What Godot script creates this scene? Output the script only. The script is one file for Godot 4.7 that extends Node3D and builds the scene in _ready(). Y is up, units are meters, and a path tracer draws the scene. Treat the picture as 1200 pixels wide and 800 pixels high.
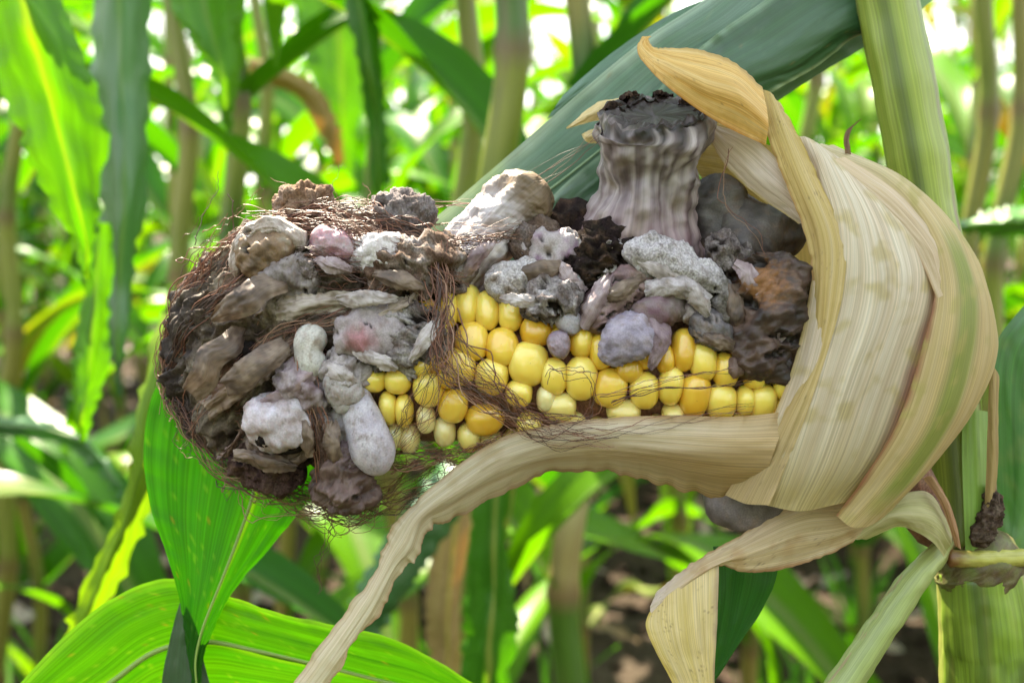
extends Node3D
# A maize ear swollen with corn smut on its plant, in a sunlit maize field.

const U := 0.00024            # metres per unit of the ear's measuring grid
const D0 := 0.308             # distance from the lens to the plane of the ear
const EYE := Vector3(0, 0.86, 0)
const PITCH := -7.0
var cam_basis: Basis
var nz := FastNoiseLite.new()
var nr := FastNoiseLite.new()
var nc := FastNoiseLite.new()
var nf := FastNoiseLite.new()
var rng := RandomNumberGenerator.new()
var names := {}
var M := {}

# ------------------------------------------------------------------ naming
func numbered(n: String) -> String:
	if not names.has(n):
		names[n] = 0
		return n
	names[n] += 1
	return "%s_%03d" % [n, names[n]]

func tag(o: Node3D, label: String, category: String = "", group: String = "", kind: String = "") -> Node3D:
	if label != "": o.set_meta("label", label)
	if category != "": o.set_meta("category", category)
	if group != "": o.set_meta("group", group)
	if kind != "": o.set_meta("kind", kind)
	return o

func thing(n: String, label: String, category: String, xf: Transform3D, group: String = "") -> Node3D:
	var o := Node3D.new()
	o.name = numbered(n)
	add_child(o)
	o.transform = xf
	tag(o, label, category, group)
	return o

func part(parent: Node, n: String, mesh: Mesh, mat: Material, label: String = "", xf := Transform3D()) -> MeshInstance3D:
	var o := MeshInstance3D.new()
	var k := 0
	var used: Dictionary = parent.get_meta("_used") if parent.has_meta("_used") else {}
	if used.has(n):
		used[n] += 1
		o.name = "%s_%03d" % [n, used[n]]
	else:
		used[n] = 0
		o.name = n
	parent.set_meta("_used", used)
	o.mesh = mesh
	o.material_override = null
	if mesh and mesh.get_surface_count() and mat:
		o.set_surface_override_material(0, mat)
	parent.add_child(o, true)
	o.transform = xf
	if label != "": o.set_meta("label", label)
	return o

# ------------------------------------------------------------------ places
func Cp(x: float, y: float, z: float) -> Vector3:      # grid point -> ear axes, in grid units
	var k := (D0 / U - z) / (D0 / U)
	return Vector3((x - 600.0) * k, -(y - 400.0) * k, z)

func ear_frame() -> Transform3D:
	return Transform3D(cam_basis, EYE + cam_basis * Vector3(0, 0, -D0))

func at(x: float, y: float, depth: float) -> Vector3:  # point of the field seen along a bearing, at a depth
	var q := U / D0 * depth
	return EYE + cam_basis * Vector3((x - 600.0) * q, -(y - 400.0) * q, -depth)

# ------------------------------------------------------------------ meshes
func grid_mesh(p: PackedVector3Array, nu: int, nv: int, col: PackedColorArray, uv: PackedVector2Array, wrap: bool) -> ArrayMesh:
	var nrm := PackedVector3Array()
	nrm.resize(nu * nv)
	for j in nv:
		var j0 := maxi(j - 1, 0) * nu
		var j1 := mini(j + 1, nv - 1) * nu
		for i in nu:
			var i0 := i - 1
			var i1 := i + 1
			if i0 < 0: i0 = nu - 2 if wrap else 0
			if i1 >= nu: i1 = 1 if wrap else nu - 1
			var n := (p[j * nu + i1] - p[j * nu + i0]).cross(p[j1 + i] - p[j0 + i])
			nrm[j * nu + i] = n.normalized() if n.length_squared() > 1e-22 else Vector3(0, 1, 0)
	var idx := PackedInt32Array()
	idx.resize((nu - 1) * (nv - 1) * 6)
	var k := 0
	for j in nv - 1:
		for i in nu - 1:
			var a := j * nu + i
			idx[k] = a; idx[k + 1] = a + nu + 1; idx[k + 2] = a + 1
			idx[k + 3] = a; idx[k + 4] = a + nu; idx[k + 5] = a + nu + 1
			k += 6
	var arr := []
	arr.resize(Mesh.ARRAY_MAX)
	arr[Mesh.ARRAY_VERTEX] = p
	arr[Mesh.ARRAY_NORMAL] = nrm
	arr[Mesh.ARRAY_COLOR] = col
	arr[Mesh.ARRAY_TEX_UV] = uv
	arr[Mesh.ARRAY_INDEX] = idx
	var m := ArrayMesh.new()
	m.add_surface_from_arrays(Mesh.PRIMITIVE_TRIANGLES, arr)
	return m

func cr(a: Vector3, b: Vector3, c: Vector3, d: Vector3, t: float) -> Vector3:
	return 0.5 * (2.0 * b + (c - a) * t + (2.0 * a - 5.0 * b + 4.0 * c - d) * t * t + (3.0 * b - a - 3.0 * c + d) * t * t * t)

func spline(c: PackedVector3Array, t: float) -> Vector3:
	var n := c.size()
	var f := clampf(t, 0.0, 1.0) * (n - 1)
	var i := mini(int(f), n - 2)
	var a := c[i - 1] if i > 0 else 2.0 * c[0] - c[1]
	var d := c[i + 2] if i + 2 < n else 2.0 * c[n - 1] - c[n - 2]
	return cr(a, c[i], c[i + 1], d, f - i)

func ramp(cols: Array, t: float) -> Color:
	var f := clampf(t, 0.0, 1.0) * (cols.size() - 1)
	var i := mini(int(f), cols.size() - 2)
	var a: Color = cols[i]
	return a.lerp(cols[i + 1], f - i)

func n01(v: float, gain := 1.6) -> float:
	return clampf(v * gain * 0.5 + 0.5, 0.0, 1.0)

# A sheet through rows of grid points (rows run along the sheet, points run across it).
# o: nu nv, ridge (count, height), wave (height), cols fn(u, v, q) -> Color, seed
func sheet(rows: Array, o: Dictionary) -> ArrayMesh:
	var nu: int = o.get("nu", 24)
	var nv: int = o.get("nv", 80)
	var fn: Callable = o.cols
	var world: bool = o.get("world", false)
	var k: float = 1.0 if world else U
	var seed_: float = o.get("seed", 0.0)
	var ridge: float = o.get("ridge", 0.0)
	var wave: float = o.get("wave", 0.0)
	var edge: float = o.get("edge", 0.0)
	var fray: float = o.get("fray", 0.0)
	var rc: float = o.get("rc", 30.0)
	var ctl := []
	for r in rows:
		var line := PackedVector3Array()
		for q in r:
			line.append(q if world else Cp(q[0], q[1], q[2]))
		ctl.append(line)
	var p := PackedVector3Array(); p.resize(nu * nv)
	var col := PackedColorArray(); col.resize(nu * nv)
	var uv := PackedVector2Array(); uv.resize(nu * nv)
	for i in nu:
		var u := float(i) / (nu - 1)
		var along := PackedVector3Array()
		for line in ctl: along.append(spline(line, u))
		for j in nv:
			var v := float(j) / (nv - 1)
			if fray > 0.0 and (v < 0.03 or v > 0.97):
				pass
			p[j * nu + i] = spline(along, clampf(v + (fray * nf.get_noise_2d(u * 400.0, seed_) * smoothstep(0.7, 1.0, v) if fray > 0.0 else 0.0), 0.0, 1.08))
			uv[j * nu + i] = Vector2(u, v)
	if ridge > 0.0 or wave > 0.0 or edge > 0.0:
		var q := p.duplicate()
		for j in nv:
			for i in nu:
				var a := p[j * nu + maxi(i - 1, 0)]; var b := p[j * nu + mini(i + 1, nu - 1)]
				var c := p[maxi(j - 1, 0) * nu + i]; var d := p[mini(j + 1, nv - 1) * nu + i]
				var n := (b - a).cross(d - c)
				n = n.normalized() if n.length_squared() > 1e-20 else Vector3.ZERO
				var u := float(i) / (nu - 1)
				var v := float(j) / (nv - 1)
				var h := 0.0
				if ridge > 0.0:
					h += ridge * nr.get_noise_2d(u * rc * 10.0 + seed_ * 7.0, v * 40.0 + seed_) + ridge * 0.6 * nf.get_noise_2d(u * rc * 24.0, v * 20.0 + seed_ * 3.0)
				if wave > 0.0: h += wave * nz.get_noise_3d(u * 110.0 + seed_ * 31.0, v * 170.0, seed_ * 17.0)
				if edge > 0.0: h += edge * pow(absf(u * 2.0 - 1.0), 3.0) * nz.get_noise_3d((1.0 if u > 0.5 else 0.0) * 300.0, v * 1100.0 + seed_ * 13.0, seed_)
				q[j * nu + i] = p[j * nu + i] + n * h
		p = q
	for j in nv:
		for i in nu:
			col[j * nu + i] = fn.call(float(i) / (nu - 1), float(j) / (nv - 1), p[j * nu + i])
			p[j * nu + i] = p[j * nu + i] * k
	return grid_mesh(p, nu, nv, col, uv, false)

# A closed or open swelling along a path of [x, y, z, radius, (depth ratio)].
# o: seg rings, bumps [[freq, amp, noise]], folds [count, amp], cols fn(t, ang, q) -> Color, round0/round1 (cap lengths)
func loft(path: Array, o: Dictionary) -> ArrayMesh:
	var seg: int = o.get("seg", 28)
	var rings: int = o.get("rings", 36)
	var bumps: Array = o.get("bumps", [])
	var folds: Array = o.get("folds", [0, 0.0])
	var fn: Callable = o.cols
	var c0: float = o.get("round0", 0.25)
	var c1: float = o.get("round1", 0.25)
	var seed_: float = o.get("seed", 0.0)
	var open1: float = o.get("hollow", 0.0)
	var wrinkle: Array = o.get("wrinkle", [])    # how many, how deep
	var rag: float = o.get("rag", 0.0)           # unevenness of the rim
	var gash: Array = o.get("gash", [])          # how fine, from what level on, how deep
	var pc := PackedVector3Array()
	var rc := PackedVector3Array()
	for q in path:
		pc.append(Cp(q[0], q[1], q[2]))
		rc.append(Vector3(q[3], q[4] if q.size() > 4 else 1.0, 0))
	var nu := seg + 1
	var nv := rings
	var p := PackedVector3Array(); p.resize(nu * nv)
	var col := PackedColorArray(); col.resize(nu * nv)
	var uv := PackedVector2Array(); uv.resize(nu * nv)
	var last_b1 := Vector3.ZERO
	for j in nv:
		var v := float(j) / (nv - 1)
		var t := v
		var rs := 1.0
		# caps: rings bunch up at the ends so that they close roundly
		if c0 > 0.0 and v < c0:
			var w := v / c0
			rs *= sqrt(maxf(1.0 - (1.0 - w) * (1.0 - w), 0.0006))
		if open1 > 0.0:
			# the last part of the surface turns in and goes down inside
			var back := 0.3
			if v > 1.0 - back:
				var w := (v - (1.0 - back)) / back
				t = 1.0 - open1 * w
				rs *= lerpf(1.0, 0.74, smoothstep(0.0, 0.25, w)) * (1.0 if w < 0.8 else sqrt(maxf(1.0 - pow((w - 0.8) / 0.2, 2.0), 0.001)))
			else:
				t = v / (1.0 - back)
		elif c1 > 0.0 and v > 1.0 - c1:
			var w := (1.0 - v) / c1
			rs *= sqrt(maxf(1.0 - (1.0 - w) * (1.0 - w), 0.0006))
		var c := spline(pc, t)
		var tan := (spline(pc, minf(t + 0.02, 1.0)) - spline(pc, maxf(t - 0.02, 0.0))).normalized()
		var b1 := tan.cross(Vector3(0, 0, 1))
		if b1.length() < 0.2: b1 = tan.cross(Vector3(0, 1, 0))
		b1 = b1.normalized()
		if last_b1 != Vector3.ZERO and b1.dot(last_b1) < 0: b1 = -b1
		last_b1 = b1
		var b2 := tan.cross(b1).normalized()
		var rr := spline(rc, t)
		for i in nu:
			var a := TAU * float(i % seg) / seg
			var r: float = rr.x * rs
			if folds[0] > 0:
				r *= 1.0 + folds[1] * (0.6 * sin(a * folds[0] + 2.0 * sin(t * 3.0 + seed_)) + 0.7 * nr.get_noise_3d(cos(a) * 60.0, sin(a) * 60.0, t * 20.0 + seed_ * 50.0))
			var dir := b1 * cos(a) + b2 * sin(a) * rr.y
			var q := c + dir * r
			var h := 0.0
			for b in bumps:
				var g: FastNoiseLite = b[2] if b.size() > 2 else nz
				h += b[1] * g.get_noise_3d(q.x * b[0] + seed_ * 91.0, q.y * b[0], q.z * b[0])
			if wrinkle.size():
				h += wrinkle[1] * (nr.get_noise_3d(cos(a) * wrinkle[0] * 12.0, sin(a) * wrinkle[0] * 12.0, t * 22.0 + seed_ * 50.0) - 0.2 + 0.5 * nr.get_noise_3d(cos(a) * wrinkle[0] * 34.0, sin(a) * wrinkle[0] * 34.0, t * 40.0 + seed_ * 50.0))
			if rag > 0.0:
				q += tan * rag * (nz.get_noise_3d(q.x * 2.6, q.z * 2.6, seed_ * 40.0) + 0.6 * nf.get_noise_2d(q.x * 1.4, q.z * 1.4)) * smoothstep(0.7, 1.0, 1.0 - absf(1.0 - t) * 1.6)
			var gk := 0.0
			if gash.size():
				gk = smoothstep(gash[1], gash[1] + 0.10, nz.get_noise_3d(q.x * gash[0] * 0.75 + q.y * gash[0] * 0.3 + seed_ * 53.0, q.y * gash[0] * 1.5 + 70.0, q.z * gash[0]) + 0.22 * nf.get_noise_3d(q.x * 2.0, q.y * 2.0, q.z * 2.0))
				h += 2.5 * smoothstep(0.0, 0.5, gk) - (gash[2] + 2.5) * smoothstep(0.3, 1.0, gk)
			q += dir * h * clampf(rs * 1.4, 0.0, 1.0)
			var tt := t
			if open1 > 0.0 and v > 0.7: tt = 1.0 + (v - 0.7)
			p[j * nu + i] = q
			var cc: Color = fn.call(tt, a, q)
			if gk > 0.0: cc = cc.lerp(Color(0.03, 0.022, 0.018), smoothstep(0.35, 0.8, gk))
			col[j * nu + i] = cc
			uv[j * nu + i] = Vector2(float(i) / seg, v)
	for i in p.size(): p[i] = p[i] * U
	return grid_mesh(p, nu, nv, col, uv, true)

# colours from noise: fn for loft and sheet
func mottled(cols: Array, freq := 1.0, seed_ := 0.0, tip: Array = []) -> Callable:
	return func(t: float, _a: float, q: Vector3) -> Color:
		var n := nz.get_noise_3d(q.x * freq + seed_ * 37.0, q.y * freq, q.z * freq) * 0.75 + nf.get_noise_3d(q.x * freq, q.y * freq + seed_ * 9.0, q.z * freq) * 0.35
		var c := ramp(cols, n01(n, 2.2))
		c = c.lerp(Color(0.20, 0.13, 0.08), 0.55 * smoothstep(0.15, 0.6, nf.get_noise_3d(q.x * 0.8 + seed_ * 17.0, q.y * 0.8, q.z * 0.8)))
		c = c.lerp(Color(0.10, 0.07, 0.05), 0.55 * smoothstep(0.42, 0.6, nf.get_noise_3d(q.x * 4.0 + seed_ * 5.0, q.y * 1.8, q.z * 4.0)))
		c = Color(c.r * 0.96, c.g * 0.90, c.b * 0.91)
		if tip.size():
			c = c.lerp(tip[0], smoothstep(tip[1], tip[2], t + 0.12 * nf.get_noise_3d(q.x * 0.9, q.y * 0.9, q.z)))
		return c

func tube(pts: PackedVector3Array, radii: PackedFloat32Array, seg: int, col: Color, st: Dictionary) -> void:
	# adds a thin tube to the arrays in st
	var p: PackedVector3Array = st.p
	var base := p.size()
	var last := Vector3.ZERO
	for j in pts.size():
		var tan := (pts[mini(j + 1, pts.size() - 1)] - pts[maxi(j - 1, 0)]).normalized()
		var b1 := tan.cross(Vector3(0.3, 0.2, 0.93)).normalized()
		if last != Vector3.ZERO and b1.dot(last) < 0.0: b1 = -b1
		last = b1
		var b2 := tan.cross(b1)
		for i in seg:
			var a := TAU * i / seg
			var d := b1 * cos(a) + b2 * sin(a)
			st.p.append(pts[j] + d * radii[j])
			st.n.append(d)
			st.c.append(col)
	for j in pts.size() - 1:
		for i in seg:
			var a := base + j * seg + i
			var b := base + j * seg + (i + 1) % seg
			st.i.append_array(PackedInt32Array([a, b + seg, b, a, a + seg, b + seg]))

func fresh() -> Dictionary:
	return {"p": PackedVector3Array(), "n": PackedVector3Array(), "c": PackedColorArray(), "i": PackedInt32Array()}

func seal(st: Dictionary) -> ArrayMesh:
	var arr := []
	arr.resize(Mesh.ARRAY_MAX)
	arr[Mesh.ARRAY_VERTEX] = st.p
	arr[Mesh.ARRAY_NORMAL] = st.n
	arr[Mesh.ARRAY_COLOR] = st.c
	arr[Mesh.ARRAY_INDEX] = st.i
	var m := ArrayMesh.new()
	m.add_surface_from_arrays(Mesh.PRIMITIVE_TRIANGLES, arr)
	return m

# ------------------------------------------------------------------ textures and materials
func streaks(w: int, h: int, freq: float, stretch: int, lo: float, hi: float, seed_: int) -> Image:
	var f := FastNoiseLite.new()
	f.seed = seed_
	f.noise_type = FastNoiseLite.TYPE_SIMPLEX_SMOOTH
	f.frequency = freq
	f.fractal_octaves = 4
	f.fractal_gain = 0.65
	var g := f.get_seamless_image(w, maxi(h / stretch, 8), false, false, 0.2)
	g.convert(Image.FORMAT_RGB8)
	g.resize(w, h, Image.INTERPOLATE_CUBIC)
	g.adjust_bcs(1.0, 1.0, 1.0)
	for y in h:
		for x in w:
			var v := lerpf(lo, hi, clampf((g.get_pixel(x, y).r - 0.5) * 1.5 + 0.5, 0.0, 1.0))
			g.set_pixel(x, y, Color(v, v, v))
	return g

func noise_tex(freq: float, oct: int, lo: float, hi: float, seed_: int, type := FastNoiseLite.TYPE_SIMPLEX_SMOOTH, size := 512) -> ImageTexture:
	var f := FastNoiseLite.new()
	f.seed = seed_
	f.noise_type = type
	f.frequency = freq
	f.fractal_octaves = oct
	f.fractal_gain = 0.6
	var g := f.get_seamless_image(size, size, false, false, 0.15)
	g.convert(Image.FORMAT_RGB8)
	for y in size:
		for x in size:
			var v := lerpf(lo, hi, g.get_pixel(x, y).r)
			g.set_pixel(x, y, Color(v, v, v))
	return ImageTexture.create_from_image(g)

func mat(tex: Texture2D, rough: float, o: Dictionary = {}) -> StandardMaterial3D:
	var m := StandardMaterial3D.new()
	m.vertex_color_use_as_albedo = true
	m.roughness = rough
	m.cull_mode = BaseMaterial3D.CULL_DISABLED
	if tex: m.albedo_texture = tex
	if o.has("scale"): m.uv1_scale = o.scale
	if o.has("tri"):
		m.uv1_triplanar = true
		m.uv1_scale = Vector3.ONE * o.tri
	if o.has("back"):
		m.backlight_enabled = true
		m.backlight = o.back
	if o.has("sss"):
		m.subsurf_scatter_enabled = true
		m.subsurf_scatter_strength = o.sss
	if o.has("spec"): m.metallic_specular = o.spec
	if o.has("coat"):
		m.clearcoat_enabled = true
		m.clearcoat = o.coat
		m.clearcoat_roughness = o.get("coat_r", 0.25)
	if o.has("norm"):
		m.normal_enabled = true
		m.normal_texture = o.norm
		m.normal_scale = o.get("ns", 1.0)
	if o.has("height"):
		m.heightmap_enabled = true
		m.heightmap_texture = o.height
		m.heightmap_scale = o.get("hs", 0.05)
	return m

func make_materials() -> void:
	var s1 := streaks(512, 1024, 0.035, 64, 0.82, 1.0, 11)
	var husk_tex := ImageTexture.create_from_image(s1)
	var s1n: Image = s1.duplicate()
	s1n.bump_map_to_normal_map(6.0)
	var husk_nrm := ImageTexture.create_from_image(s1n)
	var s2 := streaks(512, 512, 0.045, 64, 0.8, 1.0, 23)
	var leaf_tex := ImageTexture.create_from_image(s2)
	var s2n: Image = s2.duplicate()
	s2n.bump_map_to_normal_map(5.0)
	var leaf_nrm := ImageTexture.create_from_image(s2n)
	var crust := noise_tex(0.03, 5, 0.45, 1.0, 5)
	var fine := noise_tex(0.05, 4, 0.72, 1.0, 9)
	var cell := noise_tex(0.04, 3, 0.0, 1.0, 31, FastNoiseLite.TYPE_CELLULAR)
	M.husk = mat(husk_tex, 0.6, {"scale": Vector3(3.0, 1.0, 1), "norm": husk_nrm, "ns": 1.0, "back": Color(0.82, 0.76, 0.6), "spec": 0.4})
	M.husk_gold = mat(husk_tex, 0.6, {"scale": Vector3(2.5, 1.0, 1), "norm": husk_nrm, "ns": 0.8, "back": Color(0.66, 0.6, 0.42), "spec": 0.4})
	M.leaf = mat(leaf_tex, 0.34, {"scale": Vector3(2.0, 1.0, 1), "norm": leaf_nrm, "ns": 0.5, "back": Color(0.95, 1.0, 0.2), "spec": 0.32})
	M.leaf_blue = mat(leaf_tex, 0.40, {"scale": Vector3(5.0, 1.0, 1), "norm": leaf_nrm, "ns": 0.8, "back": Color(0.45, 0.5, 0.2), "spec": 0.6})
	M.dry = mat(leaf_tex, 0.75, {"scale": Vector3(2.0, 1.0, 1), "norm": leaf_nrm, "ns": 0.8, "back": Color(0.6, 0.5, 0.3), "spec": 0.3})
	M.stalk = mat(leaf_tex, 0.4, {"scale": Vector3(2.0, 2.0, 1), "norm": leaf_nrm, "ns": 0.4, "spec": 0.5})
	M.kernel = mat(null, 0.28, {"sss": 0.3, "coat": 0.8, "coat_r": 0.06, "spec": 0.5})
	M.kernel.heightmap_enabled = false
	M.smooth = mat(fine, 0.45, {"tri": 55.0, "spec": 0.5, "sss": 0.12, "height": crust, "hs": 0.012})
	M.gall = mat(fine, 0.58, {"tri": 60.0, "spec": 0.45, "height": crust, "hs": 0.014})
	M.crust = mat(crust, 0.88, {"tri": 75.0, "spec": 0.2, "height": crust, "hs": 0.055})
	M.mass = mat(crust, 0.75, {"tri": 55.0, "spec": 0.35, "height": crust, "hs": 0.05})
	M.skin = mat(husk_tex, 0.52, {"scale": Vector3(2.0, 1.0, 1), "norm": husk_nrm, "ns": 1.1, "spec": 0.45, "back": Color(0.25, 0.22, 0.2)})
	M.silk = mat(null, 0.45, {"spec": 0.5})
	M.cob = mat(crust, 0.7, {"tri": 60.0, "height": crust, "hs": 0.04})
	M.soil = mat(noise_tex(0.02, 5, 0.55, 1.0, 77), 0.95, {"tri": 3.0, "spec": 0.2, "height": noise_tex(0.03, 5, 0.0, 1.0, 78), "hs": 1.2})

# ------------------------------------------------------------------ the field
func leaf_mesh(o: Dictionary) -> ArrayMesh:
	# base at the origin, reaching out along +x; o: len wid a0 droop twist dry seed
	var nu := 9
	var nv := 26
	var L: float = o.len
	var W: float = o.wid
	var s: float = o.seed
	var p := PackedVector3Array(); p.resize(nu * nv)
	var col := PackedColorArray(); col.resize(nu * nv)
	var uv := PackedVector2Array(); uv.resize(nu * nv)
	var pos := Vector3.ZERO
	var g: Color = o.col
	var rib: Color = o.rib
	var tipc: Color = o.tip
	for j in nv:
		var v := float(j) / (nv - 1)
		var th: float = o.a0 + o.droop * pow(v, 1.35) + 0.12 * sin(v * 7.0 + s)
		var tan := Vector3(sin(th), cos(th), 0.10 * sin(v * 4.0 + s * 2.0)).normalized()
		if j > 0: pos += tan * (L / (nv - 1))
		var side := Vector3(0, 0, 1)
		side = (side - tan * side.dot(tan)).normalized()
		var tw: float = o.twist * v * v + 0.2 * sin(v * 5.0 + s * 3.0)
		side = side.rotated(tan, tw)
		var up := side.cross(tan)
		var w := W * 0.5 * (0.55 + 0.45 * smoothstep(0.0, 0.3, v)) * pow(maxf(1.0 - pow(v, 2.4), 0.0), 0.8) + 0.0006
		var fold := lerpf(0.9, 0.25, smoothstep(0.0, 0.5, v))
		for i in nu:
			var u := float(i) / (nu - 1) * 2.0 - 1.0
			var wav: float = 0.010 * u * u * sin(v * 17.0 + s * 5.0 + (2.2 if u > 0.0 else 0.0)) * o.get("wavy", 1.0)
			p[j * nu + i] = pos + side * (u * w * cos(fold * absf(u) * 0.8)) + up * (absf(u) * w * fold * 0.7 + wav)
			var c := g.lerp(rib, clampf(1.0 - absf(u) * 7.0, 0.0, 1.0))
			c = c.lerp(tipc, smoothstep(0.55, 1.0, v + 0.15 * absf(u) + 0.25 * nz.get_noise_2d(v * 200.0 + s * 50.0, u * 60.0)))
			col[j * nu + i] = c
			uv[j * nu + i] = Vector2(u * 0.5 + 0.5, v * 2.0)
	return grid_mesh(p, nu, nv, col, uv, false)

func stalk_mesh(pts: PackedVector3Array, rad: PackedFloat32Array, cols: PackedColorArray, seg: int, per: int) -> ArrayMesh:
	# pts are the nodes; per rings are laid in each internode, with a swollen ring at the node
	var nu := seg + 1
	var n := pts.size()
	var nv := (n - 1) * per + 1
	var p := PackedVector3Array(); p.resize(nu * nv)
	var col := PackedColorArray(); col.resize(nu * nv)
	var uv := PackedVector2Array(); uv.resize(nu * nv)
	for j in nv:
		var f := float(j) / per
		var i0 := mini(int(f), n - 2)
		var w := f - i0
		var c := spline(pts, f / (n - 1))
		var tan := (spline(pts, minf(f / (n - 1) + 0.01, 1.0)) - spline(pts, maxf(f / (n - 1) - 0.01, 0.0))).normalized()
		var b1 := tan.cross(Vector3(0, 0, 1)).normalized()
		var b2 := tan.cross(b1)
		var r := lerpf(rad[i0], rad[i0 + 1], w)
		var near := minf(w, 1.0 - w)
		r *= 1.0 + 0.16 * exp(-near * near * 700.0) - 0.05 * exp(-pow(w - 0.08, 2.0) * 900.0)
		var lower := cols[i0 * 2]
		var upper := cols[i0 * 2 + 1]
		for i in nu:
			var a := TAU * (i % seg) / seg
			var cc := lower.lerp(upper, smoothstep(0.25, 0.6, w + 0.15 * nz.get_noise_2d(cos(a) * 50.0 + i0 * 90.0, sin(a) * 50.0)))
			cc = cc.lerp(Color(0.16, 0.09, 0.04), 0.75 * exp(-near * near * 1400.0))
			cc = cc.lerp(Color(0.20, 0.13, 0.05), 0.5 * smoothstep(0.2, 0.6, nz.get_noise_3d(cos(a) * 70.0, f * 30.0, sin(a) * 70.0 + rad[0] * 9000.0)))
			var groove := 1.0 - 0.10 * exp(-pow(wrapf(a - PI * (i0 % 2) - 1.2, -PI, PI), 2.0) * 12.0)
			p[j * nu + i] = c + (b1 * cos(a) + b2 * sin(a)) * r * groove
			col[j * nu + i] = cc
			uv[j * nu + i] = Vector2(float(i) / seg, f)
	return grid_mesh(p, nu, nv, col, uv, true)

var leaf_bank := []
var dry_bank := []
var beside := {}
func make_leaf_bank() -> void:
	var greens := [Color(0.08, 0.25, 0.006), Color(0.12, 0.30, 0.006), Color(0.055, 0.20, 0.010), Color(0.17, 0.33, 0.006), Color(0.045, 0.17, 0.018)]
	for k in 12:
		var g: Color = greens[k % greens.size()]
		leaf_bank.append(leaf_mesh({"len": rng.randf_range(0.6, 0.9), "wid": rng.randf_range(0.062, 0.095), "a0": rng.randf_range(0.35, 0.75), "droop": rng.randf_range(1.6, 2.6), "twist": rng.randf_range(-1.2, 1.2), "seed": rng.randf() * 20.0,
			"col": g, "rib": Color(0.22, 0.30, 0.09), "tip": g if k % 4 else Color(0.30, 0.24, 0.06)}))
	for k in 5:
		var t := [Color(0.30, 0.22, 0.11), Color(0.36, 0.27, 0.15), Color(0.33, 0.24, 0.05), Color(0.24, 0.16, 0.09), Color(0.14, 0.20, 0.03)]
		dry_bank.append(leaf_mesh({"len": rng.randf_range(0.4, 0.6), "wid": rng.randf_range(0.03, 0.05), "a0": rng.randf_range(0.8, 1.2), "droop": rng.randf_range(1.4, 2.0), "twist": rng.randf_range(-4, 4), "seed": rng.randf() * 20.0, "wavy": 1.6,
			"col": t[k], "rib": Color(0.38, 0.30, 0.17), "tip": Color(0.26, 0.18, 0.09)}))

func fill_plant(t: Node3D, o: Dictionary) -> void:
	# stalk from the ground at the node's origin, with alternate leaves
	var lean: Vector3 = o.get("lean", Vector3.ZERO)
	var H: float = o.get("high", 1.5)
	var n: int = o.get("nodes", 11)
	var r0: float = o.get("r", 0.0095)
	var pts := PackedVector3Array()
	var rad := PackedFloat32Array()
	var cols := PackedColorArray()
	for k in n + 1:
		var f := float(k) / n
		var y := H * pow(f, 0.9)
		pts.append(Vector3(lean.x * y + (0.006 if k % 2 else -0.006), y - 0.03, lean.z * y))
		rad.append(r0 * lerpf(1.1, 0.45, f * f))
		var tan_ := Color(0.28, 0.21, 0.05).lerp(Color(0.22, 0.27, 0.03), rng.randf())
		var green := Color(0.05, 0.13, 0.012).lerp(Color(0.11, 0.17, 0.015), rng.randf())
		cols.append(green.lerp(tan_, o.get("tan", 0.4) * rng.randf()))
		cols.append(tan_.lerp(green, 0.35 * rng.randf()))
	if o.has("pale_at"):
		var k: int = o.pale_at
		cols[k * 2] = Color(0.34, 0.27, 0.10)
		cols[k * 2 + 1] = Color(0.46, 0.42, 0.20)
		cols[k * 2 + 2] = Color(0.44, 0.40, 0.18)
		cols[k * 2 - 2] = Color(0.06, 0.13, 0.015)
		cols[k * 2 - 1] = Color(0.07, 0.15, 0.015)
	part(t, "stalk", stalk_mesh(pts, rad, cols, 12, 8), M.stalk)
	var az: float = o.get("az", rng.randf() * TAU)
	var from: int = o.get("from", 1)
	for k in range(from, n + 1):
		az += PI + rng.randf_range(-0.35, 0.35)
		var y := pts[k].y
		var dry: bool = y < o.get("dry_below", 0.55) and rng.randf() < 0.7
		var b: ArrayMesh = dry_bank[rng.randi() % dry_bank.size()] if dry else leaf_bank[rng.randi() % leaf_bank.size()]
		if y > 0.55 and y < 1.15 and rng.randf() < o.get("thin", 0.25): continue
		if y > 1.05 and rng.randf() < 0.6: continue
		if o.get("away", false) and -sin(az) > 0.2: continue
		var sc := rng.randf_range(0.8, 1.1) * (0.75 if k > n - 3 else 1.0)
		var q := Basis(Vector3.UP, az).scaled(Vector3.ONE * sc)
		part(t, "dry_leaf" if dry else "leaf", b, M.dry if dry else M.leaf, "", Transform3D(q, pts[k] + Basis(Vector3.UP, az) * Vector3(rad[k] * 0.7, 0, 0)))

func ground_height(x: float, z: float) -> float:
	return 0.025 * nz.get_noise_2d(x * 60.0, z * 60.0) + 0.012 * nf.get_noise_2d(x * 120.0, z * 120.0) + 0.03 * sin((z - 0.1 * x) * TAU / 0.75)

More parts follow.
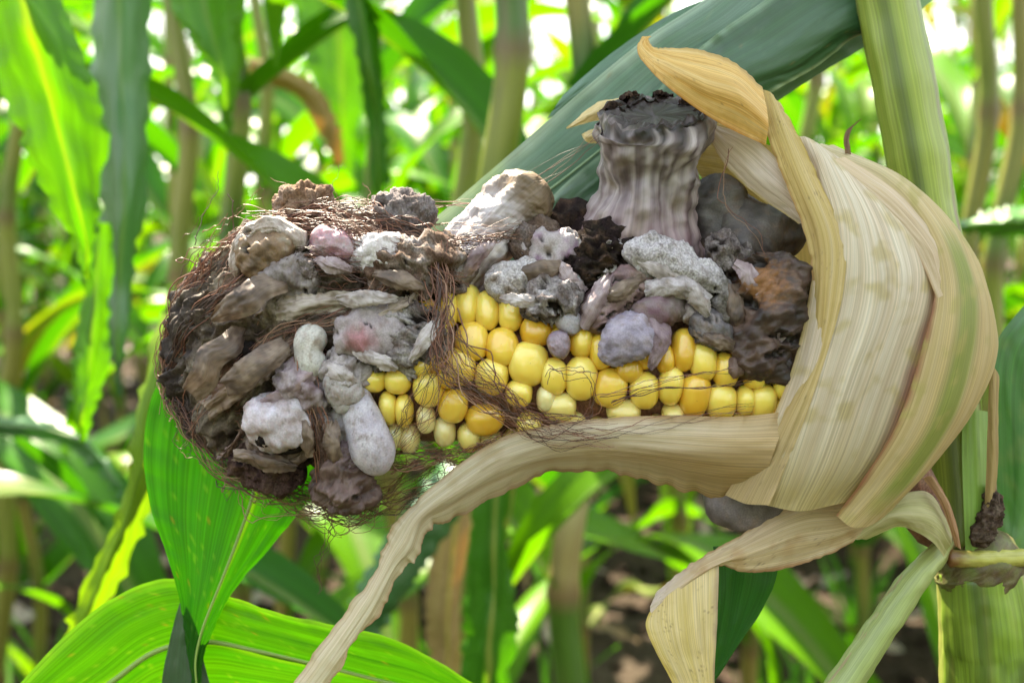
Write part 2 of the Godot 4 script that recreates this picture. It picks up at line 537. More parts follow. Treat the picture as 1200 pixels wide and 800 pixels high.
func make_ground() -> void:
	var nu := 170
	var nv := 170
	var p := PackedVector3Array(); p.resize(nu * nv)
	var col := PackedColorArray(); col.resize(nu * nv)
	var uv := PackedVector2Array(); uv.resize(nu * nv)
	for j in nv:
		for i in nu:
			var fx := float(i) / (nu - 1) * 2.0 - 1.0
			var fz := float(j) / (nv - 1) * 2.0 - 1.0
			var x := fx * 3.0 + signf(fx) * pow(absf(fx), 7.0) * 60.0
			var z := fz * 3.0 - 2.4 + signf(fz) * pow(absf(fz), 7.0) * 60.0
			var y := ground_height(x, z) if absf(fx) < 0.98 and absf(fz) < 0.98 else -0.02
			p[j * nu + i] = Vector3(x, y, z)
			var n := n01(nz.get_noise_2d(x * 45.0, z * 45.0 + 500.0), 1.8)
			col[j * nu + i] = ramp([Color(0.045, 0.03, 0.02), Color(0.085, 0.06, 0.042), Color(0.13, 0.10, 0.07)], n)
			uv[j * nu + i] = Vector2(x, z)
	var g := MeshInstance3D.new()
	g.name = "ground"
	g.mesh = grid_mesh(p, nu, nv, col, uv, false)
	g.set_surface_override_material(0, M.soil)
	add_child(g)
	tag(g, "brown crumbly soil of the maize field", "", "", "structure")

func make_field() -> void:
	make_leaf_bank()
	# the plants of the row just behind the ear, each where it stands: bearing, depth, lean, label
	var near := [
		[210, 0.95, 0.00, "maize plant with a tan papery stalk behind the hairy tip of the ear", 0.9],
		[287, 0.88, 0.01, "maize plant with an olive stalk just above the curled gall at the ear tip", 0.3],
		[447, 1.15, -0.05, "slender green maize plant leaning behind the top of the hairy mass", 0.1],
		[545, 1.02, 0.03, "maize plant with a brown streaked stalk beside the thick olive one", 0.9, 0.012],
		[584, 0.78, 0.03, "maize plant with the thickest olive yellow stalk behind the blue-green blade", 0.5, 0.0135],
		[676, 0.86, 0.01, "maize plant whose pale stalk turns green under a brown ring below the ear", 1.0, 0.0125],
		[1139, 0.98, 0.0, "maize plant with a thin dark stalk to the right of the main stem", 0.6],
		[1180, 0.92, 0.05, "maize plant with a tan topped stalk at the right rim of the view", 0.9],
		[20, 1.25, 0.08, "maize plant with a leaning pale stalk at the left rim of the view", 0.8],
		[318, 1.35, -0.02, "maize plant with a brown stalk foot seen under the hairy ear tip", 1.0],
		[760, 1.45, -0.10, "maize plant with a slanting bare stalk behind the lower husk", 0.8],
		[925, 1.30, 0.06, "maize plant with a short green stalk foot behind the twisted husk tail", 0.2],
	]
	for e in near:
		var g := at(e[0], 400, e[1])
		var down: Vector3 = Vector3(g.x - e[2] * 0.86, ground_height(g.x, g.z), g.z)
		var t := thing("maize_plant", e[3], "maize plant", Transform3D(Basis(), down))
		beside[e[0]] = t
		var how := {"lean": Vector3(e[2], 0, rng.randf_range(-0.03, 0.03)), "tan": e[4], "r": e[5] if e.size() > 5 else 0.0098, "thin": 0.3, "dry_below": 0.22, "away": true, "az": rng.randf() * TAU}
		if e[0] == 676: how.pale_at = 4
		fill_plant(t, how)
	for lost in ["leaf_006", "leaf_009"]:      # this one has lost two of its blades
		if beside[584].has_node(lost): beside[584].get_node(lost).free()
	# the rows beyond, one plant type after another copied along each row
	var kinds := []
	for k in 7:
		var t := Node3D.new()
		t.name = "maize_plant_kind"
		fill_plant(t, {"lean": Vector3(rng.randf_range(-0.06, 0.06), 0, rng.randf_range(-0.06, 0.06)), "tan": rng.randf(), "thin": 0.05, "dry_below": 0.2})
		kinds.append(t)
	var rows_ := ["second", "third", "fourth", "fifth", "sixth", "seventh", "farthest"]
	var looks := ["sunlit green maize plant", "green maize plant", "pale green maize plant", "hazy maize plant", "faint maize plant", "faint far maize plant", "faintest maize plant"]
	var spots := [[-1e6, "outside the left rim"], [0, "behind the big drooping leaf"], [115, "behind the dark hanging leaf"], [190, "between two stalks above the hairy tip"], [320, "above the top of the hairy ear tip"], [460, "just before the brown streaked stalk"], [540, "behind the pair of thick stalks"], [620, "behind the blue-green blade"], [700, "hidden behind the tall torn gall"], [830, "above the shoulder of the husk"], [1000, "behind the pale green stem"], [1110, "between the stem and the right rim"], [1200, "outside the right rim"]]
	var depth := 1.75
	for row in 7:
		var half := 0.5 * depth + 0.35
		var x := -half + rng.randf() * 0.1
		while x < half:
			var z := -depth - 0.1 * x + rng.randf_range(-0.08, 0.08)
			if rng.randf() > 0.12:
				var src: Node3D = kinds[rng.randi() % kinds.size()]
				var c: Node3D = src.duplicate()
				c.name = numbered("maize_plant")
				add_child(c)
				c.transform = Transform3D(Basis(Vector3.UP, rng.randf() * TAU).scaled(Vector3.ONE * rng.randf_range(0.88, 1.08) * (1.0 + 0.05 * row)), Vector3(x, ground_height(x, z), z))
				var where := cam_basis.inverse() * (c.position - EYE)
				var px := 600.0 + where.x / maxf(-where.z, 0.1) * D0 / U
				var spot: String = spots[0][1]
				for sp in spots:
					if px >= sp[0]: spot = sp[1]
				tag(c, "%s in the %s row, %s" % [looks[row], rows_[row], spot], "maize plant", "maize plants of the %s row, %s" % [rows_[row], spot])
			x += rng.randf_range(0.16, 0.27)
		depth += 0.75
	# the rows run on to both sides
	var side := RandomNumberGenerator.new()
	side.seed = 5
	for row in 8:
		var dep := 1.0 + 0.75 * row
		for sg in [-1.0, 1.0]:
			var x: float = 0.5 * dep + (0.45 if row else 0.35)
			while x < 0.5 * dep + 1.2:
				var z: float = -dep - 0.1 * x * sg + side.randf_range(-0.06, 0.06)
				var c: Node3D = kinds[side.randi() % kinds.size()].duplicate()
				c.name = numbered("maize_plant")
				add_child(c)
				c.transform = Transform3D(Basis(Vector3.UP, side.randf() * TAU), Vector3(x * sg, ground_height(x * sg, z), z))
				tag(c, "green maize plant where the rows run on beyond the %s rim" % ("left" if sg < 0.0 else "right"), "maize plant", "maize plants beyond the %s rim" % ("left" if sg < 0.0 else "right"))
				x += side.randf_range(0.18, 0.28)
	# the rows go on behind the place where one stands to look at the ear
	for row in 2:
		var x := -1.7
		while x < 1.7:
			var z := 0.55 + 0.75 * row + rng.randf_range(-0.06, 0.06)
			var c: Node3D = kinds[rng.randi() % kinds.size()].duplicate()
			c.name = numbered("maize_plant")
			add_child(c)
			c.transform = Transform3D(Basis(Vector3.UP, rng.randf() * TAU), Vector3(x, ground_height(x, z), z))
			tag(c, "green maize plant in the rows facing the open side of the ear", "maize plant", "maize plants facing the ear")
			x += rng.randf_range(0.2, 0.3)
	for k in kinds: k.free()

func hung(t: Node3D, label: String, rows: Array, cols: Array, material: Material, o: Dictionary = {}) -> void:
	# a single leaf of plant t, through [x, y, depth] bearings, three across
	var r := []
	for line in rows:
		var out := []
		for q in line: out.append(at(q[0], q[1], q[2]) - t.position)
		r.append(out)
	var g := {"nu": 19, "nv": 40, "world": true, "wave": 0.004, "edge": 0.006, "seed": o.get("seed", 1.0)}
	g.cols = husk_cols(cols, {"seed": o.get("seed", 1.0), "stripe": [o.get("rib", Color(0.18, 0.30, 0.05)), 0.5, 0.045, -0.2, 1.2], "across": 60.0})
	part(t, "dry_leaf" if material == M.dry else "leaf", sheet(r, g), material, label)

func make_near_leaves() -> void:
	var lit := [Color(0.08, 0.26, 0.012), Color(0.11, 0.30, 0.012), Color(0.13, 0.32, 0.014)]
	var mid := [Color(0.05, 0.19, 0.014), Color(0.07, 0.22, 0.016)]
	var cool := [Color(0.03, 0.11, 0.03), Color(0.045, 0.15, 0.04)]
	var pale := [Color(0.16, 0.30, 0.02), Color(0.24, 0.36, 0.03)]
	var tan_ := [Color(0.26, 0.16, 0.06), Color(0.36, 0.25, 0.10), Color(0.38, 0.30, 0.06)]
	var g := at(-150, 400, 0.55)
	var t := thing("maize_plant", "maize plant at the left rim with a big sunlit drooping leaf", "maize plant", Transform3D(Basis(), Vector3(g.x, ground_height(g.x, g.z), g.z)))
	fill_plant(t, {"az": 2.2, "from": 10, "tan": 0.3, "high": 1.5})
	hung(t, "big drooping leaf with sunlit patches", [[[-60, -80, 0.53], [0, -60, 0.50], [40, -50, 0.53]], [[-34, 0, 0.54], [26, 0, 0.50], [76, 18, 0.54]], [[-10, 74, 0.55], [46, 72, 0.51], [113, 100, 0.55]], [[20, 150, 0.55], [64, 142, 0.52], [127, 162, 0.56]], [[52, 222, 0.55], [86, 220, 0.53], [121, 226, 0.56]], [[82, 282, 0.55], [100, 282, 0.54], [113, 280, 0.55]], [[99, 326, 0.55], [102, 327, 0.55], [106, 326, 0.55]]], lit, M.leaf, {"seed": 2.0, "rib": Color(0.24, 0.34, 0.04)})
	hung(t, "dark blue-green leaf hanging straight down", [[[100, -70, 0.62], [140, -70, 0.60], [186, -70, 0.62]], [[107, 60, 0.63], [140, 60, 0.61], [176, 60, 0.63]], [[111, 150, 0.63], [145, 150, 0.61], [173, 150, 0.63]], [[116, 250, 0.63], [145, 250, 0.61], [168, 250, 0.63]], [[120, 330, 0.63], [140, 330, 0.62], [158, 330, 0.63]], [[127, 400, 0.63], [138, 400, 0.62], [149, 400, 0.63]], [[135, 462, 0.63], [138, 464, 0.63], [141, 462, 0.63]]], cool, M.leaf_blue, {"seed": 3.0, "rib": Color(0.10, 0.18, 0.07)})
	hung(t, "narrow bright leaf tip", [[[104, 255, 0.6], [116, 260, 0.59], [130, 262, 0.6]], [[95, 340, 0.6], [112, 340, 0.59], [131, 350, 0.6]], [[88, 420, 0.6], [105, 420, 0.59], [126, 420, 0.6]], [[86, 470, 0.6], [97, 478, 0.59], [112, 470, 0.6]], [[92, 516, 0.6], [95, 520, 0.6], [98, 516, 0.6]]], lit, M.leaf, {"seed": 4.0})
	t = beside[210]
	hung(t, "pale yellow-green leaf behind the twisted one", [[[200, 330, 0.52], [215, 350, 0.51], [232, 370, 0.52]], [[182, 392, 0.5], [195, 400, 0.49], [212, 410, 0.5]], [[160, 470, 0.49], [176, 480, 0.48], [196, 490, 0.5]], [[148, 560, 0.49], [163, 562, 0.48], [184, 570, 0.5]], [[118, 640, 0.5], [136, 642, 0.49], [154, 646, 0.51]], [[84, 720, 0.52], [101, 726, 0.51], [120, 722, 0.53]], [[66, 770, 0.54], [76, 774, 0.54], [88, 775, 0.54]]], pale, M.leaf, {"seed": 5.0})
	hung(t, "bright leaf arching over the tan stalk", [[[180, -70, 0.8], [225, -80, 0.78], [285, -60, 0.8]], [[196, 0, 0.78], [240, 8, 0.76], [287, 10, 0.78]], [[222, 44, 0.77], [254, 60, 0.75], [284, 72, 0.77]], [[246, 88, 0.76], [262, 102, 0.75], [279, 110, 0.76]], [[264, 150, 0.76], [268, 154, 0.76], [272, 154, 0.76]]], lit, M.leaf, {"seed": 6.0})
	t = beside[20]
	hung(t, "glossy narrow leaf drooping over the ground", [[[-60, 480, 0.95], [-60, 490, 0.94], [-60, 505, 0.95]], [[36, 492, 0.92], [40, 500, 0.91], [40, 514, 0.92]], [[84, 503, 0.9], [90, 514, 0.89], [86, 530, 0.9]], [[122, 538, 0.89], [125, 548, 0.88], [118, 558, 0.89]], [[145, 576, 0.88], [144, 580, 0.88], [140, 583, 0.88]]], cool, M.leaf_blue, {"seed": 7.0})
	t = beside[447]
	hung(t, "wide bright leaf crossing behind the row", [[[330, -60, 1.2], [380, -70, 1.18], [450, -50, 1.2]], [[345, 20, 1.18], [395, 14, 1.15], [446, 20, 1.18]], [[362, 80, 1.16], [400, 84, 1.14], [434, 92, 1.16]], [[384, 140, 1.15], [402, 146, 1.14], [420, 146, 1.15]], [[404, 200, 1.15], [408, 202, 1.15], [412, 202, 1.15]]], lit, M.leaf, {"seed": 8.0})
	hung(t, "curved dark green leaf standing upright", [[[396, -40, 0.84], [413, -40, 0.82], [432, -40, 0.84]], [[414, 60, 0.82], [430, 60, 0.80], [448, 60, 0.82]], [[428, 140, 0.82], [440, 140, 0.81], [453, 140, 0.82]], [[436, 240, 0.83], [444, 240, 0.82], [452, 240, 0.83]], [[440, 330, 0.85], [445, 330, 0.85], [450, 330, 0.85]]], mid, M.leaf, {"seed": 9.0})
	t = beside[287]
	hung(t, "withered brown leaf bent down", [[[292, 68, 1.0], [292, 80, 0.99], [292, 92, 1.0]], [[340, 82, 1.02], [343, 94, 1.01], [338, 107, 1.02]], [[376, 110, 1.03], [372, 120, 1.02], [360, 130, 1.03]], [[398, 152, 1.04], [388, 158, 1.03], [376, 160, 1.04]], [[404, 190, 1.05], [398, 192, 1.05], [392, 192, 1.05]]], tan_, M.dry, {"seed": 10.0, "rib": Color(0.36, 0.26, 0.12)})
	t = beside[584]
	hung(t, "hanging green leaf with a yellow midrib below the ear", [[[560, 480, 0.72], [586, 480, 0.70], [606, 480, 0.72]], [[554, 560, 0.7], [585, 560, 0.68], [601, 560, 0.7]], [[550, 640, 0.7], [579, 640, 0.68], [597, 640, 0.7]], [[545, 705, 0.7], [578, 705, 0.68], [605, 712, 0.7]], [[538, 770, 0.7], [572, 770, 0.68], [603, 770, 0.7]], [[548, 850, 0.7], [566, 850, 0.69], [588, 850, 0.7]]], mid, M.leaf, {"seed": 11.0, "rib": Color(0.40, 0.42, 0.10)})
	hung(t, "dark green leaf slanting down behind the husk tail", [[[520, 540, 0.78], [540, 550, 0.76], [570, 560, 0.78]], [[462, 612, 0.75], [482, 628, 0.73], [514, 640, 0.75]], [[420, 684, 0.73], [440, 698, 0.71], [468, 712, 0.73]], [[396, 750, 0.72], [410, 756, 0.71], [430, 760, 0.72]]], cool, M.leaf_blue, {"seed": 12.0})
	t = beside[545]
	hung(t, "withered yellow-brown leaf hanging below the ear", [[[530, 560, 0.88], [546, 560, 0.87], [564, 566, 0.88]], [[504, 650, 0.87], [530, 650, 0.86], [559, 655, 0.87]], [[499, 722, 0.86], [525, 722, 0.85], [553, 722, 0.86]], [[506, 790, 0.86], [522, 796, 0.85], [542, 790, 0.86]]], tan_, M.dry, {"seed": 13.0, "rib": Color(0.42, 0.36, 0.06)})
	t = beside[1139]
	hung(t, "glossy leaf catching the light beside the stem", [[[1260, 236, 0.8], [1260, 258, 0.79], [1260, 284, 0.8]], [[1200, 240, 0.81], [1200, 258, 0.79], [1200, 280, 0.81]], [[1160, 250, 0.82], [1160, 262, 0.80], [1160, 276, 0.82]], [[1122, 258, 0.84], [1118, 264, 0.83], [1118, 272, 0.84]]], mid, M.leaf_blue, {"seed": 14.0})
	hung(t, "yellowing leaf behind the stem", [[[1150, 90, 1.0], [1160, 100, 0.99], [1150, 125, 1.0]], [[1190, 140, 1.0], [1196, 156, 0.99], [1186, 172, 1.0]], [[1230, 210, 1.0], [1234, 220, 1.0], [1228, 232, 1.0]]], [Color(0.40, 0.33, 0.05), Color(0.46, 0.38, 0.08)], M.dry, {"seed": 15.0, "rib": Color(0.40, 0.34, 0.08)})

func make_floor_things() -> void:
	# dry scraps of leaves on the soil, one by one
	var scraps := []
	for k in 6:
		var c: Color = [Color(0.42, 0.33, 0.22), Color(0.52, 0.42, 0.34), Color(0.30, 0.21, 0.12), Color(0.55, 0.48, 0.42), Color(0.40, 0.34, 0.14), Color(0.46, 0.34, 0.30)][k]
		scraps.append(leaf_mesh({"len": rng.randf_range(0.12, 0.28), "wid": rng.randf_range(0.025, 0.05), "a0": 1.35, "droop": rng.randf_range(0.1, 0.5), "twist": rng.randf_range(-1.2, 1.2), "seed": rng.randf() * 20.0, "wavy": 1.0, "col": c, "rib": c * 1.15, "tip": c * 0.8}))
	var mm := MultiMesh.new()
	mm.transform_format = MultiMesh.TRANSFORM_3D
	mm.mesh = scraps[3]
	mm.instance_count = 160
	var n := 0
	for k in 60 + 160:
		var z := -1.5 - 4.5 * rng.randf() * rng.randf() if k < 60 else -1.4 - 6.0 * rng.randf()
		var x := rng.randf_range(-1, 1) * (0.5 * absf(z) + 0.2)
		var b := Basis(Vector3.UP, rng.randf() * TAU) * Basis(Vector3(1, 0, 0), rng.randf_range(-0.4, 0.4))
		var xf := Transform3D(b.scaled(Vector3.ONE * rng.randf_range(0.6, 1.2)), Vector3(x, ground_height(x, z) + 0.012, z))
		if k < 60:
			var o := MeshInstance3D.new()
			o.name = numbered("fallen_leaf")
			o.mesh = scraps[rng.randi() % 6]
			o.set_surface_override_material(0, M.dry)
			add_child(o)
			o.transform = xf
			tag(o, "dry pale scrap of maize leaf lying on the soil", "fallen leaf", "dry leaf scraps on the soil")
		else:
			mm.set_instance_transform(n, xf)
			n += 1
	var rest := MultiMeshInstance3D.new()
	rest.name = "leaf_litter"
	rest.multimesh = mm
	rest.material_override = M.dry
	add_child(rest)
	tag(rest, "thin litter of dry leaf bits over the soil", "leaf litter", "", "stuff")
	# crumbs of soil
	var clod := SphereMesh.new()
	clod.radial_segments = 7
	clod.rings = 4
	var arr := clod.get_mesh_arrays()
	var v: PackedVector3Array = arr[Mesh.ARRAY_VERTEX]
	for i in v.size(): v[i] *= 1.0 + 0.5 * nz.get_noise_3d(v[i].x * 60.0, v[i].y * 60.0, v[i].z * 60.0)
	arr[Mesh.ARRAY_VERTEX] = v
	var cm := ArrayMesh.new()
	cm.add_surface_from_arrays(Mesh.PRIMITIVE_TRIANGLES, arr)
	var cl := MultiMesh.new()
	cl.transform_format = MultiMesh.TRANSFORM_3D
	cl.use_colors = true
	cl.mesh = cm
	cl.instance_count = 5000
	for k in 5000:
		var z := -1.3 - 5.0 * rng.randf()
		var x := rng.randf_range(-1, 1) * (0.5 * absf(z) + 0.3)
		var sz := 0.006 + 0.03 * pow(rng.randf(), 3.0)
		cl.set_instance_transform(k, Transform3D(Basis(Vector3(rng.randf(), 1, rng.randf()).normalized(), rng.randf() * TAU).scaled(Vector3(sz, sz * 0.7, sz)), Vector3(x, ground_height(x, z) + sz * 0.1, z)))
		var g := rng.randf_range(0.7, 1.3)
		cl.set_instance_color(k, Color(0.09 * g, 0.065 * g, 0.045 * g))
	var ci := MultiMeshInstance3D.new()
	ci.name = "soil_crumbs"
	ci.multimesh = cl
	ci.material_override = M.soil
	add_child(ci)
	tag(ci, "loose crumbs of brown soil", "soil crumbs", "", "stuff")
	# young grass between the rows
	var spots := [[972, 720, 1.75, "grass tuft below the shank, right of the husk tail"], [1004, 690, 2.0, "grass tuft close beside the lower stem"], [905, 745, 1.6, "grass tuft under the green leaf tip"], [60, 690, 1.9, "grass tuft at the lower left on bare soil"], [640, 760, 1.7, "grass tuft at the foot of the pale stalk"], [20, 600, 2.4, "grass tuft at the far left between rows"]]
	for e in spots:
		var q := at(e[0], e[1], e[2])
		var t := thing("grass_tuft", e[3], "grass tuft", Transform3D(Basis(), Vector3(q.x, ground_height(q.x, q.z), q.z)), "grass tufts between the rows")
		for k in 7:
			part(t, "blade", leaf_mesh({"len": rng.randf_range(0.16, 0.34), "wid": rng.randf_range(0.010, 0.018), "a0": rng.randf_range(0.05, 0.4), "droop": rng.randf_range(0.2, 1.2), "twist": rng.randf_range(-1, 1), "seed": rng.randf() * 20.0, "wavy": 0.1, "col": Color(0.08, 0.26, 0.015), "rib": Color(0.12, 0.28, 0.03), "tip": Color(0.10, 0.28, 0.02)}), M.leaf, "", Transform3D(Basis(Vector3.UP, rng.randf() * TAU), Vector3(rng.randf_range(-0.02, 0.02), 0, rng.randf_range(-0.02, 0.02))))

# ------------------------------------------------------------------ the ear
var ear: Node3D

var last_gall: Node3D
func epart(n: String, m: Mesh, material: Material, label := "") -> MeshInstance3D:
	var under: Node3D = last_gall if n in ["torn_flap", "spore_hollow"] and last_gall else ear
	var o := part(under, n, m, material, label)
	if n.begins_with("gall"): last_gall = o
	return o

func midrib(leaf: Node3D, rows: Array, r: float, col: Color, lift: float) -> void:
	# the stout pale rib along the middle of a blade
	var c := PackedVector3Array()
	for q in rows: c.append(Cp(q[1][0], q[1][1], q[1][2] + lift))
	var pts := PackedVector3Array()
	var rad := PackedFloat32Array()
	for k in 60:
		var t := k / 59.0
		pts.append(spline(c, t) * U)
		rad.append(r * U * lerpf(1.0, 0.3, t))
	var st := fresh()
	tube(pts, rad, 8, col, st)
	part(leaf, "midrib", seal(st), M.silk)

func kernel_mesh(k: int) -> ArrayMesh:
	# a plump rounded grain; x across, y along the row, z outwards
	var nu := 25
	var nv := 15
	var p := PackedVector3Array(); p.resize(nu * nv)
	var col := PackedColorArray(); col.resize(nu * nv)
	var uv := PackedVector2Array(); uv.resize(nu * nv)
	var tones := [
		[Color(0.68, 0.38, 0.03), Color(0.84, 0.56, 0.08)], [Color(0.76, 0.48, 0.05), Color(0.88, 0.66, 0.14)],
		[Color(0.64, 0.33, 0.02), Color(0.80, 0.50, 0.06)], [Color(0.74, 0.54, 0.14), Color(0.84, 0.68, 0.26)],
		[Color(0.70, 0.38, 0.02), Color(0.86, 0.58, 0.08)], [Color(0.68, 0.52, 0.20), Color(0.78, 0.66, 0.36)]]
	var tone: Array = tones[k]
	for j in nv:
		var la := (float(j) / (nv - 1) - 0.5) * PI * 0.998
		for i in nu:
			var a := TAU * (i % (nu - 1)) / (nu - 1)
			var e := 0.86
			var cx := signf(cos(a)) * pow(absf(cos(a)), e)
			var cy := signf(sin(a)) * pow(absf(sin(a)), e)
			var rr := pow(maxf(cos(la), 0.0), 0.72)
			var z := sin(la)
			z = signf(z) * pow(absf(z), 1.1)
			var q := Vector3(cx * rr, cy * rr, z)
			q *= 1.0 + 0.05 * nz.get_noise_3d(q.x * 40.0 + k * 77.0, q.y * 40.0, q.z * 40.0)
			if z < 0.0: q = Vector3(q.x * (1.0 + 0.35 * z), q.y * (1.0 + 0.3 * z), q.z)
			p[j * nu + i] = q
			var n := n01(nz.get_noise_3d(q.x * 22.0 + k * 31.0, q.y * 22.0, q.z * 30.0), 1.5)
			var c: Color = (tone[0] as Color).lerp(tone[1], n)
			col[j * nu + i] = c
			uv[j * nu + i] = Vector2(float(i) / nu, float(j) / nv)
	return grid_mesh(p, nu, nv, col, uv, true)

func rib_leaf(t: Node3D, r: float, col: Color, lift: float, rows: Array, o: Dictionary, material: Material, label: String) -> void:
	midrib(part(t, "leaf", sheet(rows, o), material, label), rows, r, col, lift)

func make_kernels() -> void:
	var bank := []
	for k in 6: bank.append(kernel_mesh(k))
	# measured across the face of the ear: place, width, height, tone
	var rows := [
		[548, 358, 30, 42, 1], [571, 365, 29, 41, 1], [598, 367, 30, 40, 1], [628, 389, 36, 34, 2], [553, 400, 38, 44, 0], [588, 407, 37, 45, 4],
		[619, 426, 46, 50, 1], [649, 441, 32, 42, 1], [537, 430, 40, 44, 0], [576, 441, 38, 42, 1], [608, 460, 31, 31, 1], [655, 475, 39, 30, 3],
		[502, 455, 36, 41, 1], [531, 474, 34, 38, 0], [568, 490, 44, 32, 2], [620, 496, 30, 24, 1], [466, 446, 32, 30, 1], [438, 445, 30, 28, 1],
		[495, 429, 27, 27, 0], [455, 477, 22, 36, 1], [474, 480, 21, 36, 1], [499, 489, 22, 28, 5], [521, 503, 25, 28, 5], [550, 510, 27, 26, 3],
		[515, 392, 22, 34, 0], [474, 345, 34, 22, 0], [681, 401, 27, 36, 0], [704, 412, 27, 42, 4], [681, 443, 38, 50, 1], [715, 454, 39, 45, 0],
		[737, 433, 32, 30, 2], [755, 457, 34, 42, 1], [786, 451, 29, 45, 1], [801, 410, 30, 50, 2], [779, 421, 22, 34, 2], [824, 423, 33, 45, 1],
		[814, 463, 36, 50, 2], [845, 470, 36, 41, 1], [850, 433, 30, 40, 0], [872, 468, 21, 33, 1], [893, 471, 33, 42, 1], [884, 443, 25, 24, 0],
		[731, 482, 38, 27, 3], [789, 483, 26, 20, 3], [868, 492, 22, 18, 3], [755, 416, 24, 34, 2], [733, 405, 26, 36, 0], [656, 402, 26, 34, 2],
		[480, 512, 24, 24, 5], [462, 507, 22, 24, 5], [575, 518, 28, 24, 3], [600, 520, 26, 24, 3], [525, 440, 24, 30, 2], [640, 466, 22, 30, 5],
		[512, 424, 22, 26, 2], [525, 365, 26, 36, 0], [500, 370, 26, 34, 2], [652, 370, 26, 34, 0], [700, 378, 26, 34, 0], [830, 385, 28, 34, 0],
		[860, 398, 28, 34, 2], [895, 420, 26, 34, 0], [920, 450, 28, 36, 1], [915, 482, 26, 30, 1], [672, 497, 30, 24, 3], [700, 505, 28, 24, 3], [770, 500, 28, 20, 3], [830, 500, 28, 20, 3]]
	var yc := 430.0
	for r in rows:
		var s: float = clampf((r[1] - yc) / 112.0, -0.92, 0.92)
		var phi := asin(s)
		var rad := 96.0
		var c := Cp(r[0], r[1], rad * cos(phi))
		var b := Basis(Vector3.RIGHT, phi) * Basis(Vector3(0, 0, 1), rng.randf_range(-0.10, 0.10)) * Basis(Vector3.UP, rng.randf_range(-0.12, 0.12))
		var hh: float = minf(r[3] / maxf(cos(phi), 0.62), 58.0)
		var k := (D0 / U - rad * cos(phi)) / (D0 / U)
		var o := epart("kernel", bank[r[4]], M.kernel)
		o.transform = Transform3D(b.scaled_local(Vector3(r[2] * 0.54, hh * 0.53, 20.0) * U * k), c * U)

func on_cob(x: float, y: float, lift := 112.0) -> float:
	return sqrt(maxf(lift * lift - (y - 430.0) * (y - 430.0), 100.0))

